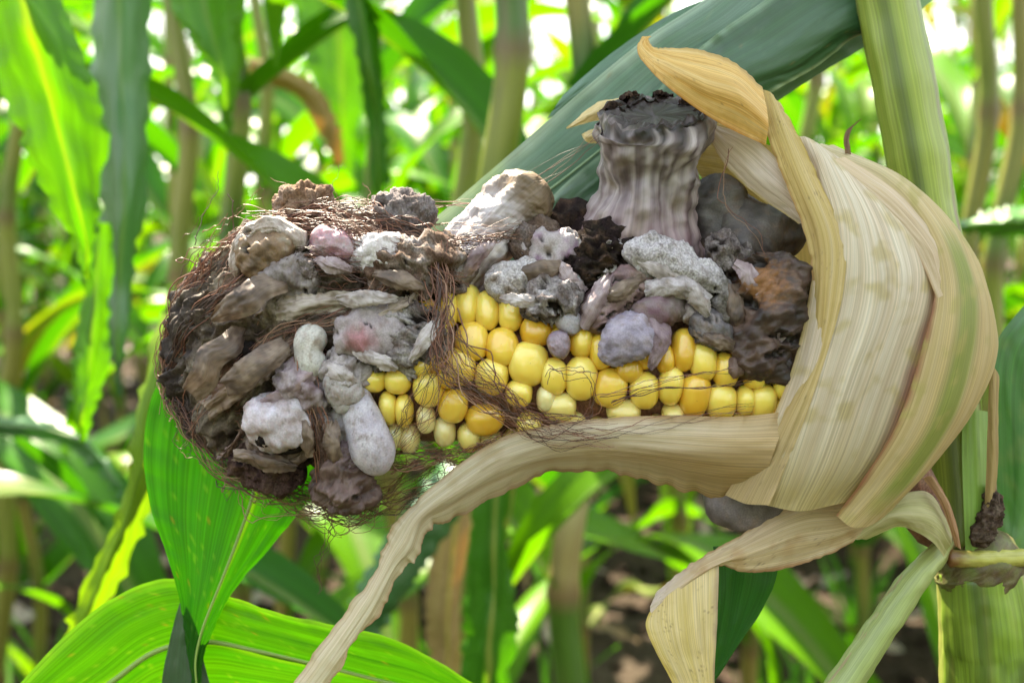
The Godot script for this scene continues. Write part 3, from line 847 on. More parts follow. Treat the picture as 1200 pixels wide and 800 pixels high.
func make_galls() -> void:
	var white := Color(0.78, 0.76, 0.74)
	var pale := Color(0.46, 0.43, 0.42)
	var grey := Color(0.25, 0.22, 0.21)
	var mauve := Color(0.22, 0.16, 0.17)
	var purple := Color(0.22, 0.12, 0.17)
	var tan_ := Color(0.36, 0.27, 0.17)
	var brown := Color(0.13, 0.08, 0.05)
	var dark := Color(0.035, 0.026, 0.024)
	var rust := Color(0.25, 0.11, 0.04)
	var bluish := Color(0.44, 0.43, 0.49)
	# 1 the tall torn trumpet
	epart("gall", loft([[752, 335, 20, 74], [752, 300, 26, 68], [755, 268, 32, 62], [757, 240, 38, 55], [758, 212, 44, 52], [761, 186, 52, 56], [764, 166, 60, 63], [767, 150, 67, 66], [766, 136, 74, 60], [766, 130, 77, 56]],
		{"seg": 96, "rings": 90, "round0": 0.1, "hollow": 0.09, "rag": 9.0, "wrinkle": [1.1, 3.2], "bumps": [[0.8, 16.0], [2.0, 2.0], [9.0, 0.5, nf]], "seed": 1.0,
		"cols": func(t, a, q):
			var s := n01(nf.get_noise_2d(a * 60.0, t * 7.0) + 0.5 * nz.get_noise_3d(q.x * 2.0, q.y * 1.0, q.z * 2.0), 2.0)
			var c := ramp([Color(0.101, 0.074, 0.074), Color(0.25, 0.207, 0.207), Color(0.39, 0.34, 0.333)], s)
			c = c.lerp(ramp([Color(0.172, 0.0814, 0.0962), Color(0.312, 0.207, 0.207)], s), 0.8 * smoothstep(0.5, 0.1, t))
			c = c.lerp(Color(0.234, 0.185, 0.0962), 0.5 * smoothstep(0.1, 0.7, nz.get_noise_3d(q.x * 1.3, q.y * 1.3, q.z)))
			c = c.lerp(ramp([Color(0.0234, 0.0163, 0.0148), Color(0.0702, 0.0481, 0.0444), Color(0.203, 0.163, 0.155)], n01(nr.get_noise_2d(t * 260.0, a * 14.0) - 0.4, 2.2)), smoothstep(0.76, 0.95, t + 0.22 * nf.get_noise_2d(a * 40.0, 3.0)))
			if t > 1.02: c = c.lerp(Color(0.0312, 0.0207, 0.0178), 0.85)
			return c}), M.skin, "tall torn grey-purple gall open at the top")
	for k in 9:   # its frayed dark rim
		var a := TAU * k / 9.0
		if sin(a) > 0.3: continue
		var ring := func(r: float, up: float, turn: float) -> Array: return [766.0 + r * cos(a + turn), 142.0 + 0.49 * r * sin(a + turn) - 0.87 * up, 75.0 + 0.87 * r * sin(a + turn) + 0.49 * up]
		epart("torn_flap", sheet([[ring.call(58, -8, -0.22), ring.call(61, -8, 0.0), ring.call(58, -8, 0.22)], [ring.call(60, 4, -0.2), ring.call(62, 5, 0.0), ring.call(60, 3, 0.2)], [ring.call(50 + rng.randf() * 8, 9 + rng.randf() * 6, -0.18), ring.call(52, 10 + rng.randf() * 8, 0.0), ring.call(50, 8 + rng.randf() * 6, 0.18)], [ring.call(36 + rng.randf() * 14, 10, -0.15), ring.call(34 + rng.randf() * 14, 8 + rng.randf() * 6, 0.0), ring.call(36 + rng.randf() * 14, 6, 0.15)]],
			{"nu": 12, "nv": 18, "wave": 6.0, "fray": 0.4, "seed": k * 1.7, "cols": mottled([dark, Color(0.06, 0.04, 0.03), brown], 3.0, k)}), M.crust)
	# 2 the pale club behind, with a crusted tip
	epart("gall", loft([[528, 345, 40, 38], [548, 306, 40, 37], [574, 274, 38, 36], [598, 250, 36, 36], [618, 232, 34, 37], [640, 214, 32, 30]],
		{"seg": 64, "rings": 64, "round0": 0.15, "round1": 0.22, "folds": [5, 0.03], "bumps": [[1.2, 8.0], [6.0, 2.0, nf]], "wrinkle": [1.5, 6.0], "seed": 2.0, "cols": mottled([grey, pale, Color(0.55, 0.53, 0.56), white], 1.3, 2.0, [Color(0.19, 0.13, 0.08), 0.40, 0.80])}), M.skin, "pale club-shaped gall with a brown crusted tip")
	# small pale ones above the kernels
	epart("gall", loft([[605, 305, 60, 14], [640, 296, 66, 27, 0.8], [668, 304, 68, 27, 0.8], [680, 325, 66, 10]], {"seg": 40, "rings": 36, "folds": [4, 0.12], "bumps": [[2.0, 8.0], [7.0, 1.6, nf]], "gash": [1.8, 0.30, 7.0], "seed": 3.0,
		"cols": mottled([Color(0.24, 0.19, 0.15), pale, Color(0.46, 0.41, 0.42), Color(0.28, 0.18, 0.26)], 1.6, 3.0)}), M.gall, "wrinkled grey gall with a purple flank")
	epart("gall", loft([[572, 345, 78, 16], [592, 330, 84, 22], [618, 326, 84, 22], [640, 338, 80, 17]], {"seg": 36, "rings": 30, "bumps": [[2.2, 7.0], [9.0, 1.2, nf]], "wrinkle": [1.3, 3.0], "seed": 4.0, "cols": mottled([Color(0.36, 0.28, 0.2), white, Color(0.7, 0.68, 0.68)], 2.0, 4.0)}), M.crust, "white crumbling gall over the topmost kernels")
	epart("gall", loft([[624, 334, 90, 10], [638, 340, 92, 20], [650, 350, 90, 14]], {"bumps": [[2.0, 3.0]], "wrinkle": [1.8, 2.0], "seed": 5.0, "cols": mottled([bluish, white], 1.0, 5.0)}), M.smooth)
	epart("gall", loft([[655, 330, 84, 12], [664, 338, 86, 21], [674, 352, 84, 12]], {"bumps": [[2.0, 3.0]], "wrinkle": [1.8, 2.0], "seed": 6.0, "cols": mottled([bluish, white], 1.0, 6.0)}), M.smooth)
	epart("gall", loft([[612, 372, 106, 8], [628, 358, 108, 20], [648, 352, 106, 24], [668, 360, 102, 18], [676, 366, 98, 6]], {"seg": 44, "rings": 34, "bumps": [[2.4, 12.0], [9.0, 2.0, nf]], "gash": [2.0, 0.3, 8.0], "wrinkle": [1.3, 3.0], "seed": 7.0, "cols": mottled([Color(0.14, 0.10, 0.07), grey, pale, white], 2.2, 7.0)}), M.crust, "grey crumbled gall hanging over the kernels")
	epart("gall", loft([[660, 390, 104, 11], [667, 378, 104, 14], [674, 366, 100, 11]], {"bumps": [[2.0, 2.0]], "wrinkle": [1.8, 2.0], "seed": 8.0, "cols": mottled([bluish, pale], 1.0, 8.0)}), M.smooth, "small smooth bluish gall between kernels")
	epart("gall", loft([[643, 410, 112, 11], [655, 404, 112, 14], [668, 403, 110, 10]], {"bumps": [[3.0, 3.0]], "wrinkle": [1.8, 2.0], "seed": 9.0, "cols": mottled([mauve, Color(0.36, 0.30, 0.36)], 1.5, 9.0)}), M.smooth, "small purple-grey gall among the kernels")
	epart("gall", loft([[600, 300, 52, 18], [622, 288, 54, 24], [652, 272, 40, 26]], {"bumps": [[3.0, 10.0], [9.0, 3.0, nf]], "wrinkle": [1.3, 3.0], "seed": 10.0, "cols": mottled([brown, Color(0.24, 0.18, 0.14), grey], 2.0, 10.0)}), M.crust)
	epart("gall", loft([[640, 300, 0, 30], [672, 270, 0, 34], [690, 300, 10, 34]], {"bumps": [[2.0, 14.0], [7.0, 4.0, nf]], "wrinkle": [1.3, 3.0], "seed": 11.0, "cols": mottled([dark, dark, brown], 1.5, 11.0)}), M.crust)
	# 5 the burst black one with ragged pale walls, and its purple-brown foot
	epart("gall", loft([[682, 352, 62, 12], [692, 322, 66, 27], [712, 300, 64, 30], [742, 296, 58, 26], [760, 310, 56, 16]], {"seg": 60, "rings": 50, "bumps": [[3.0, 18.0, nr], [9.0, 6.0, nf]], "wrinkle": [1.3, 3.0], "seed": 12.0, "cols": mottled([dark, dark, Color(0.05, 0.04, 0.03), brown], 2.0, 12.0)}), M.crust, "burst gall showing black spores")
	epart("gall", loft([[700, 392, 96, 22], [703, 372, 98, 24, 0.9], [714, 352, 98, 22, 0.9], [740, 334, 92, 24], [772, 322, 86, 18]], {"seg": 48, "rings": 44, "folds": [5, 0.08], "bumps": [[2.0, 5.0], [8.0, 1.4, nf]], "gash": [1.8, 0.34, 6.0], "seed": 13.0,
		"cols": mottled([Color(0.13, 0.08, 0.08), Color(0.26, 0.17, 0.17), Color(0.34, 0.27, 0.22)], 1.3, 13.0)}), M.gall, "purple-brown funnel gall below the burst one")
	for e in [[690, 300, 74, 36, -0.5], [683, 320, 76, 24, 0.2], [712, 330, 90, 22, 0.8], [726, 296, 84, 30, -0.3]]:
		var x: float = e[0]; var y: float = e[1]; var z: float = e[2]; var l: float = e[3] * 0.5; var s: float = e[4]
		epart("torn_flap", sheet([[[x - l, y + s * l, z], [x, y, z + 6], [x + l, y - s * l, z]], [[x - l, y - 8 + s * l, z + 8], [x, y - 10, z + 12], [x + l, y - 9 - s * l, z + 8]], [[x - l + 3, y - 13 + s * l, z + 4], [x, y - 18, z + 9], [x + l - 3, y - 14 - s * l, z + 4]]],
			{"nu": 20, "nv": 12, "wave": 6.0, "fray": 0.5, "seed": x, "cols": mottled([tan_, white, Color(0.66, 0.63, 0.58)], 3.0, x)}), M.crust)
	# 6 the white crusty finger that bends down at its right end
	epart("gall", loft([[738, 286, 84, 14], [752, 296, 92, 23], [780, 305, 96, 25], [806, 318, 96, 22], [830, 330, 92, 18], [846, 350, 90, 15], [848, 374, 90, 16], [836, 392, 92, 14]],
		{"seg": 56, "rings": 84, "round0": 0.12, "round1": 0.12, "bumps": [[2.0, 7.0], [9.0, 2.0, nf]], "gash": [1.6, 0.44, 5.0], "wrinkle": [1.3, 3.0], "seed": 14.0, "cols": mottled([Color(0.50, 0.48, 0.46), Color(0.74, 0.72, 0.72), Color(0.84, 0.83, 0.83)], 1.8, 14.0, [Color(0.22, 0.19, 0.16), 0.55, 0.75])}), M.crust, "white crusted finger-shaped gall bending down")
	# 7 the grey folded flap over it
	epart("gall", sheet([[[752, 332, 108], [756, 345, 116], [758, 356, 110]], [[775, 323, 116], [778, 338, 126], [780, 350, 116]], [[800, 322, 118], [803, 336, 128], [806, 352, 118]], [[822, 334, 114], [822, 346, 122], [820, 360, 114]], [[834, 348, 106], [830, 356, 112], [822, 366, 106]]],
		{"nu": 24, "nv": 50, "ridge": 1.20, "rc": 5.0, "wave": 4.0, "wrinkle": [1.3, 3.0], "seed": 15.0, "cols": mottled([Color(0.22, 0.2, 0.19), pale, Color(0.52, 0.5, 0.5)], 2.2, 15.0)}), M.gall, "grey folded flap of a torn gall")
	# 8 the two blunt tongues lying on the kernels
	epart("gall", loft([[709, 423, 112, 6], [718, 413, 118, 16, 0.8], [735, 398, 120, 23, 0.8], [753, 388, 112, 22, 0.8], [764, 378, 100, 12]], {"seg": 44, "rings": 44, "round0": 0.1, "folds": [7, 0.05], "bumps": [[2.5, 3.0], [4.0, 2.0, nr], [9.0, 1.4, nf]], "wrinkle": [1.3, 3.0], "seed": 16.0, "cols": mottled([Color(0.2, 0.18, 0.23), Color(0.36, 0.33, 0.41), Color(0.48, 0.45, 0.52)], 1.8, 16.0)}), M.gall, "blue-grey tongue-shaped gall lying on the kernels")
	epart("gall", sheet([[[744, 374, 118], [765, 372, 124], [787, 382, 112]], [[756, 385, 124], [772, 388, 130], [788, 396, 118]], [[762, 400, 128], [772, 404, 130], [784, 408, 122]], [[761, 416, 128], [767, 420, 128], [775, 422, 124]], [[758, 430, 122], [763, 434, 122], [768, 432, 120]]],
		{"nu": 18, "nv": 44, "ridge": 0.80, "rc": 4.0, "wave": 3.0, "wrinkle": [1.3, 3.0], "seed": 17.0, "cols": mottled([Color(0.14, 0.09, 0.11), Color(0.26, 0.19, 0.22), Color(0.36, 0.29, 0.3)], 1.6, 17.0)}), M.gall, "purple curved tongue-shaped gall pointing down")
	epart("gall", loft([[742, 378, 100, 12], [762, 366, 106, 17], [790, 362, 100, 15], [800, 372, 92, 8]], {"bumps": [[2.0, 4.0], [4.0, 2.0, nr], [9.0, 1.4, nf]], "wrinkle": [1.3, 3.0], "seed": 18.0, "cols": mottled([purple, mauve, grey], 1.5, 18.0)}), M.gall)
	# 9 the big dark brown one beside the husk
	epart("gall", loft([[880, 455, 84, 24], [888, 430, 86, 40], [896, 395, 86, 44], [904, 355, 82, 46], [912, 322, 74, 42], [918, 300, 66, 20]], {"seg": 80, "rings": 80, "round0": 0.18, "round1": 0.25, "folds": [4, 0.09], "bumps": [[1.6, 14.0], [4.0, 3.0, nr], [10.0, 0.8, nf]], "gash": [1.1, 0.3, 12.0], "seed": 19.0,
		"cols": func(_t, _a, q):
			var c := ramp([dark, Color(0.07, 0.042, 0.032), Color(0.14, 0.085, 0.06)], n01(nz.get_noise_3d(q.x * 1.6, q.y * 1.6, q.z * 1.6), 1.7))
			return c.lerp(Color(0.30, 0.13, 0.04), 0.85 * smoothstep(34.0, 6.0, Vector2(q.x - 268.0, q.y - 62.0).length() + 20.0 * nf.get_noise_2d(q.x * 2.0, q.y * 2.0)))}), M.gall, "large dark brown gall with a rusty patch")
	epart("gall", loft([[826, 300, 74, 14], [845, 298, 78, 24], [868, 306, 74, 16], [872, 330, 70, 10]], {"seg": 40, "rings": 36, "bumps": [[4.0, 10.0], [10.0, 3.0, nf]], "gash": [2.2, 0.28, 6.0], "wrinkle": [1.3, 3.0], "seed": 20.0, "cols": mottled([Color(0.12, 0.1, 0.09), grey, Color(0.40, 0.37, 0.35)], 2.0, 20.0)}), M.crust, "grey wrinkled knob beside the brown gall")
	epart("gall", loft([[858, 318, 68, 10], [862, 345, 74, 14], [858, 380, 76, 16], [850, 404, 82, 14]], {"bumps": [[3.0, 8.0], [9.0, 2.0, nf]], "wrinkle": [1.3, 3.0], "seed": 21.0, "cols": mottled([dark, Color(0.1, 0.08, 0.08), grey], 2.0, 21.0)}), M.gall)
	epart("gall", loft([[808, 380, 96, 14], [826, 384, 102, 19], [846, 396, 98, 17], [856, 408, 94, 10]], {"seg": 36, "rings": 36, "folds": [5, 0.1], "bumps": [[3.0, 5.0], [9.0, 1.4, nf]], "gash": [2.0, 0.30, 5.0], "wrinkle": [1.3, 3.0], "seed": 22.0, "cols": mottled([Color(0.08, 0.07, 0.07), Color(0.17, 0.16, 0.16), grey], 1.8, 22.0)}), M.gall, "dark grey shrivelled gall on top of the kernels")
	epart("gall", loft([[798, 366, 94, 8], [810, 366, 98, 14], [820, 372, 96, 8]], {"bumps": [[4.0, 5.0]], "wrinkle": [1.3, 3.0], "seed": 23.0, "cols": mottled([mauve, pale], 2.0, 23.0)}), M.gall)
	epart("gall", loft([[896, 440, 92, 10], [906, 428, 92, 22], [924, 410, 82, 26], [936, 380, 70, 16]], {"bumps": [[3.0, 9.0], [9.0, 2.0, nf]], "wrinkle": [1.3, 3.0], "seed": 24.0, "cols": mottled([dark, Color(0.06, 0.05, 0.055), Color(0.16, 0.14, 0.16)], 1.8, 24.0)}), M.gall)
	epart("gall", loft([[853, 432, 108, 5], [862, 432, 112, 10], [872, 434, 110, 6]], {"bumps": [[4.0, 3.0]], "wrinkle": [1.3, 3.0], "seed": 25.0, "cols": mottled([brown, Color(0.22, 0.15, 0.13)], 2.0, 25.0)}), M.gall, "tiny brown shrivelled gall tied by silk strands")
	# 11 dark ones deep inside the husk
	epart("gall", loft([[830, 300, 0, 30], [838, 265, 0, 38], [846, 230, 0, 36], [850, 205, -6, 16]], {"seg": 40, "rings": 40, "bumps": [[1.5, 8.0], [8.0, 1.2, nf]], "wrinkle": [1.8, 2.0], "seed": 26.0, "cols": mottled([Color(0.09, 0.085, 0.085), Color(0.15, 0.14, 0.135), Color(0.20, 0.19, 0.17)], 1.2, 26.0)}), M.gall)
	epart("gall", loft([[850, 325, 6, 30], [872, 285, 8, 44], [905, 270, 4, 40], [940, 290, 0, 30]], {"seg": 44, "rings": 40, "bumps": [[1.5, 10.0], [8.0, 1.4, nf]], "wrinkle": [1.8, 2.0], "seed": 27.0, "cols": mottled([Color(0.06, 0.055, 0.055), Color(0.12, 0.11, 0.105), Color(0.17, 0.155, 0.14)], 1.2, 27.0)}), M.gall, "dark grey gall deep inside the husk")
	epart("gall", loft([[740, 320, -10, 50], [800, 310, -20, 54], [870, 320, -20, 60], [930, 330, -20, 50]], {"seg": 40, "rings": 36, "bumps": [[1.5, 10.0]], "wrinkle": [1.8, 2.0], "seed": 28.0, "cols": mottled([dark, brown], 1.2, 28.0)}), M.gall)
	# below the husk
	epart("gall", loft([[826, 572, 44, 14], [850, 588, 50, 25, 0.8], [880, 594, 50, 29, 0.8], [914, 592, 46, 24, 0.8], [940, 586, 40, 12]], {"seg": 44, "rings": 40, "bumps": [[1.3, 5.0], [7.0, 1.0, nf]], "wrinkle": [1.8, 2.0], "seed": 29.0, "cols": mottled([Color(0.10, 0.085, 0.085), Color(0.17, 0.15, 0.15), Color(0.25, 0.22, 0.22)], 1.2, 29.0)}), M.gall, "grey gall swelling out under the lower husk")

	# torn leathery skins curling between them: place, length, width, turn, curl, tone
	var skins := [[630, 318, 92, 50, 24, -0.2, 2.6, 1], [668, 326, 90, 40, 22, 0.9, 2.4, 2], [612, 352, 112, 40, 20, 0.1, 2.0, 0], 
		[700, 352, 104, 56, 26, -1.1, 2.4, 2], [728, 340, 104, 50, 24, -0.5, 2.0, 1], [780, 318, 104, 56, 22, 0.4, 2.6, 0], [818, 350, 108, 44, 20, 1.0, 2.6, 0],
		[864, 366, 92, 54, 24, 1.4, 2.4, 1], [838, 398, 108, 40, 20, 0.3, 2.0, 1], [884, 330, 96, 50, 30, 0.8, 1.8, 2], [912, 380, 96, 60, 30, 1.3, 1.8, 2], [560, 300, 82, 44, 20, -0.9, 2.2, 2],
		[346, 452, 112, 50, 26, -0.7, 2.2, 2], [398, 438, 118, 36, 22, 0.5, 2.4, 0], [356, 508, 110, 44, 22, 1.4, 2.2, 1], [390, 520, 110, 44, 22, 1.5, 2.2, 1], [318, 470, 108, 46, 22, -0.4, 2.0, 2], [310, 540, 100, 60, 22, 0.2, 2.2, 1],
		[290, 352, 92, 76, 70, -0.5, 1.1, 1], [250, 420, 76, 80, 80, -0.9, 1.0, 1], [300, 430, 96, 70, 64, -0.6, 1.2, 1], [430, 350, 112, 56, 22, 0.0, 2.2, 0], [470, 330, 108, 56, 26, 0.3, 2.0, 1], [388, 310, 100, 40, 20, 0.2, 2.2, 2], [496, 400, 116, 50, 20, -1.0, 2.0, 0], [440, 420, 116, 44, 22, 0.4, 2.0, 0]]
	var tones := [[Color(0.24, 0.21, 0.19), Color(0.44, 0.41, 0.39), Color(0.58, 0.55, 0.53)], [Color(0.05, 0.033, 0.023), Color(0.13, 0.093, 0.065), Color(0.25, 0.195, 0.14)], [Color(0.15, 0.10, 0.105), Color(0.30, 0.235, 0.24), Color(0.42, 0.37, 0.37)]]
	var sk := 120.0
	for e in skins:
		sk += 1.0
		e[3] *= 1.25
		var ca := cos(e[5])
		var sa := sin(e[5])
		var rows := []
		for j in 5:
			var f := j / 4.0 - 0.5
			var line := []
			for i in 5:
				var g: float = (i / 4.0 - 0.5) * e[6] + 0.5 * nz.get_noise_2d(sk * 30.0, j * 60.0)
				var r: float = e[4] * 0.5 * (1.0 - 2.7 * f * f * (0.5 + 0.9 * absf(nz.get_noise_2d(sk * 70.0, signf(f) * 90.0)) * 2.0) + 0.12 * nf.get_noise_2d(sk * 20.0, j * 30.0))
				var across := r * sin(g) + 5.0 * nz.get_noise_2d(j * 70.0 + sk * 11.0, i * 70.0)
				var off: float = f * e[3] + 9.0 * f * nz.get_noise_2d(i * 90.0 + sk * 13.0, signf(f) * 200.0)
				line.append([e[0] + off * ca - across * sa, e[1] + off * sa + across * ca, e[2] + 9.0 + r * cos(g) - 22.0 * f * f])
			rows.append(line)
		epart("torn_flap", sheet(rows, {"nu": 26, "nv": 34, "ridge": 0.35, "rc": 1.4, "wave": 2.0, "edge": 2.0, "seed": sk, "cols": mottled(tones[e[7]], 1.4, sk)}), M.skin)

	# ---------------------------------------------------- the tip of the ear
	# the big shrunken brown mass
	var outline := [[0.0, 178], [0.48, 200], [0.78, 196], [1.09, 180], [1.5, 166], [1.82, 156], [2.26, 152], [2.63, 158], [3.14, 158], [3.5, 156], [3.96, 154], [4.38, 146], [4.8, 138], [5.3, 132], [5.8, 140], [6.283, 178]]
	var nu := 241
	var nv := 131
	var p := PackedVector3Array(); p.resize(nu * nv)
	var col := PackedColorArray(); col.resize(nu * nv)
	var uv := PackedVector2Array(); uv.resize(nu * nv)
	for j in nv:
		var ph := (0.002 + 0.996 * j / (nv - 1)) * PI
		for i in nu:
			var th := TAU * (i % (nu - 1)) / (nu - 1)
			var r := 150.0
			for e in outline.size() - 1:
				if th >= outline[e][0] and th <= outline[e + 1][0]:
					var f: float = smoothstep(0.0, 1.0, (th - outline[e][0]) / (outline[e + 1][0] - outline[e][0]))
					r = lerpf(outline[e][1], outline[e + 1][1], f)
			var d := Vector3(cos(th), sin(th), 0)
			var s := pow(sin(ph), 0.85)
			var q := Cp(350, 412, 0) + d * (r - 10.0) * s + Vector3(0, 0, cos(ph) * 92.0)
			var dir := (d * s / r * 100.0 + Vector3(0, 0, cos(ph))).normalized()
			var wx := q.x + 14.0 * nz.get_noise_3d(q.x * 0.7, q.y * 0.7, q.z * 0.7 + 90.0)
			var wy := q.y + 14.0 * nz.get_noise_3d(q.x * 0.7 + 50.0, q.y * 0.7, q.z * 0.7)
			var along := wx * 0.75 + wy * 0.66      # the folds run up to the right
			var across := wx * 0.66 - wy * 0.75
			var fold := nr.get_noise_3d(along * 0.45, across * 1.7, q.z * 0.9)
			var h := 13.0 * fold + 20.0 * nz.get_noise_3d(q.x * 0.9, q.y * 0.9, q.z * 0.9) + 4.0 * nf.get_noise_3d(along * 0.35, across * 1.2, q.z) + 4.5 * nr.get_noise_3d(q.x * 3.0, q.y * 3.0, q.z * 3.0)
			p[j * nu + i] = (q + dir * h) * U
			var n := n01(nz.get_noise_3d(q.x * 1.2 + 300.0, q.y * 1.2, q.z * 1.2) + 0.4 * nf.get_noise_3d(along * 0.5, across * 1.6, q.z), 1.7)
			var c := ramp([Color(0.045, 0.03, 0.022), Color(0.14, 0.10, 0.07), Color(0.29, 0.23, 0.16), Color(0.42, 0.36, 0.28)], n)
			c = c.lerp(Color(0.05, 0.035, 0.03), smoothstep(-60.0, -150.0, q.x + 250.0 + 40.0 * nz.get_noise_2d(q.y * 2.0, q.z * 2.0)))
			col[j * nu + i] = c
			uv[j * nu + i] = Vector2(float(i) / nu, float(j) / nv)
	epart("gall_mass", grid_mesh(p, nu, nv, col, uv, true), M.mass, "shrunken brown fibrous gall mass at the ear tip")
	# the knobs, bulges and fingers on it
	var L := [
		["pale rim of the curled gall at the top of the hairy tip", [[279, 330, 92, 7], [278, 306, 98, 9], [286, 284, 102, 10], [304, 270, 104, 10], [326, 268, 104, 10], [344, 279, 102, 10], [353, 296, 98, 8]], [Color(0.36, 0.29, 0.22), Color(0.50, 0.44, 0.38), Color(0.60, 0.56, 0.52)], "gall", [[2.0, 3.0], [9.0, 0.6]]],
		["", [[288, 318, 88, 18], [304, 302, 95, 25], [326, 294, 95, 23], [344, 300, 90, 14]], [Color(0.12, 0.08, 0.045), Color(0.25, 0.16, 0.08), Color(0.28, 0.24, 0.17)], "gall", [[2.0, 3.0], [9.0, 0.6]]],
		["grey bulge under the curled gall", [[312, 332, 88, 12], [332, 325, 98, 24], [352, 328, 98, 22], [376, 334, 94, 10]], [Color(0.15, 0.13, 0.11), grey, Color(0.34, 0.31, 0.28)], "gall", [[2.5, 5.0], [9.0, 1.4]]],
		["", [[340, 312, 100, 10], [356, 318, 104, 15], [374, 326, 100, 10]], [Color(0.22, 0.16, 0.12), pale], "crust", [[5.0, 5.0], [11.0, 2.0]]],
		["tan knob on top of the hairy tip", [[334, 262, 40, 20], [350, 243, 44, 26], [372, 240, 40, 22], [388, 252, 40, 12]], [Color(0.22, 0.13, 0.08), Color(0.36, 0.24, 0.15), Color(0.42, 0.33, 0.26)], "crust", [[3.0, 7.0], [10.0, 2.0]]],
		["grey crusted knob at the top of the hairy tip", [[440, 262, 50, 18], [462, 252, 54, 26], [486, 258, 50, 24], [498, 274, 46, 12]], [Color(0.2, 0.16, 0.14), grey, pale], "crust", [[3.0, 7.0], [11.0, 2.5]]],
		["pink-flushed gall under the silk", [[366, 300, 88, 14], [386, 290, 92, 22], [408, 292, 92, 18], [424, 298, 90, 8]], [Color(0.34, 0.15, 0.19), Color(0.46, 0.30, 0.34), pale], "smooth", [[2.0, 4.0]]],
		["white gall half covered by red silk", [[410, 306, 94, 10], [432, 298, 100, 18], [462, 300, 98, 17], [482, 306, 92, 8]], [Color(0.5, 0.42, 0.42), white, Color(0.66, 0.64, 0.64)], "gall", [[2.0, 4.0], [9.0, 1.2]]],
		["brown wrinkled gall at the right of the hairy tip", [[420, 330, 84, 16], [450, 322, 94, 24], [482, 310, 94, 30], [512, 306, 86, 30], [530, 322, 74, 16]], [brown, Color(0.2, 0.13, 0.09), Color(0.33, 0.27, 0.21), pale], "crust", [[2.0, 12.0], [8.0, 3.0]]],
		["pale ridged gall beside the first kernels", [[500, 278, 66, 10], [518, 298, 74, 20], [532, 324, 76, 20], [536, 350, 70, 10]], [Color(0.26, 0.2, 0.14), Color(0.40, 0.34, 0.28), pale], "crust", [[3.0, 6.0], [10.0, 2.0]]],
		["smooth ivory tooth-shaped gall", [[374, 384, 110, 16], [366, 396, 117, 17], [362, 412, 119, 15], [366, 428, 117, 16], [376, 441, 112, 10]], [Color(0.50, 0.49, 0.44), Color(0.62, 0.62, 0.56), Color(0.66, 0.65, 0.60)], "smooth", [[1.2, 2.0]]],
		["mauve-grey gall with a red flush", [[396, 392, 96, 14], [414, 394, 106, 27], [438, 394, 108, 34, 0.7], [462, 392, 104, 34, 0.6], [486, 388, 96, 18, 0.6]], [Color(0.30, 0.26, 0.26), Color(0.38, 0.34, 0.34), Color(0.48, 0.45, 0.45)], "gall", [[1.5, 7.0], [8.0, 1.6]]],
		["grey-white burst gall gaping over the kernels", [[440, 432, 100, 10], [458, 420, 106, 24, 0.7], [476, 400, 108, 38, 0.6], [494, 378, 104, 34, 0.6], [508, 360, 96, 14, 0.7]], [Color(0.20, 0.15, 0.12), Color(0.36, 0.33, 0.31), Color(0.55, 0.53, 0.50), Color(0.62, 0.60, 0.57)], "crust", [[2.6, 12.0], [7.0, 5.0]]],
		["", [[382, 430, 108, 12], [396, 434, 114, 20], [410, 446, 116, 20], [414, 458, 112, 10]], [grey, pale, Color(0.54, 0.52, 0.52)], "gall", [[3.0, 5.0], [9.0, 1.5]]],
		["", [[386, 448, 114, 12], [396, 452, 120, 20], [408, 462, 120, 16], [412, 470, 114, 8]], [Color(0.40, 0.38, 0.38), pale], "smooth", [[2.0, 3.0]]],
		["small drop-shaped grey gall", [[398, 462, 116, 11], [402, 472, 120, 13], [404, 480, 116, 8]], [Color(0.40, 0.38, 0.34), pale], "smooth", [[2.0, 2.0]]],
		["long smooth blue-white finger gall hanging down", [[412, 446, 100, 12], [418, 470, 112, 16], [428, 498, 116, 20], [438, 528, 116, 23], [445, 556, 110, 18]], [Color(0.42, 0.40, 0.45), Color(0.54, 0.52, 0.58), Color(0.66, 0.65, 0.71)], "smooth", [[1.2, 2.0], [8.0, 0.4]]],
		["", [[402, 470, 100, 10], [408, 496, 106, 16], [416, 524, 102, 12]], [Color(0.33, 0.31, 0.32), pale], "smooth", [[1.5, 3.0]]],
		["purple-grey lumpy gall above the cracked one", [[326, 440, 100, 12], [346, 448, 108, 25], [366, 466, 108, 25], [382, 486, 102, 12]], [mauve, Color(0.30, 0.25, 0.26), Color(0.40, 0.36, 0.36)], "gall", [[2.4, 7.0], [9.0, 1.4]]],
		["round blue-white gall with a black crack beneath it", [[302, 500, 98, 20], [316, 494, 112, 31], [338, 496, 112, 32], [356, 500, 100, 20]], [Color(0.36, 0.29, 0.25), Color(0.50, 0.46, 0.48), Color(0.64, 0.61, 0.67)], "smooth", [[2.0, 5.0], [9.0, 0.8]]],
		["", [[294, 500, 100, 6], [300, 524, 106, 7], [322, 540, 106, 6], [348, 535, 102, 7], [364, 512, 96, 6]], [Color(0.13, 0.09, 0.065), Color(0.24, 0.18, 0.13)], "gall", [[3.0, 3.0]]],
		["", [[376, 480, 96, 10], [384, 505, 104, 13], [388, 530, 102, 10]], [Color(0.30, 0.26, 0.24), pale], "gall", [[3.0, 5.0]]],
		["", [[392, 520, 100, 10], [404, 535, 106, 16], [410, 552, 104, 10]], [Color(0.12, 0.08, 0.08), mauve], "gall", [[3.0, 6.0]]],
		["dark brown wrinkled gall hanging lowest", [[384, 540, 84, 16], [398, 560, 94, 30], [408, 580, 94, 27], [410, 597, 88, 12]], [Color(0.06, 0.035, 0.03), Color(0.12, 0.075, 0.06), Color(0.19, 0.13, 0.11)], "gall", [[2.5, 9.0], [8.0, 2.0]]],
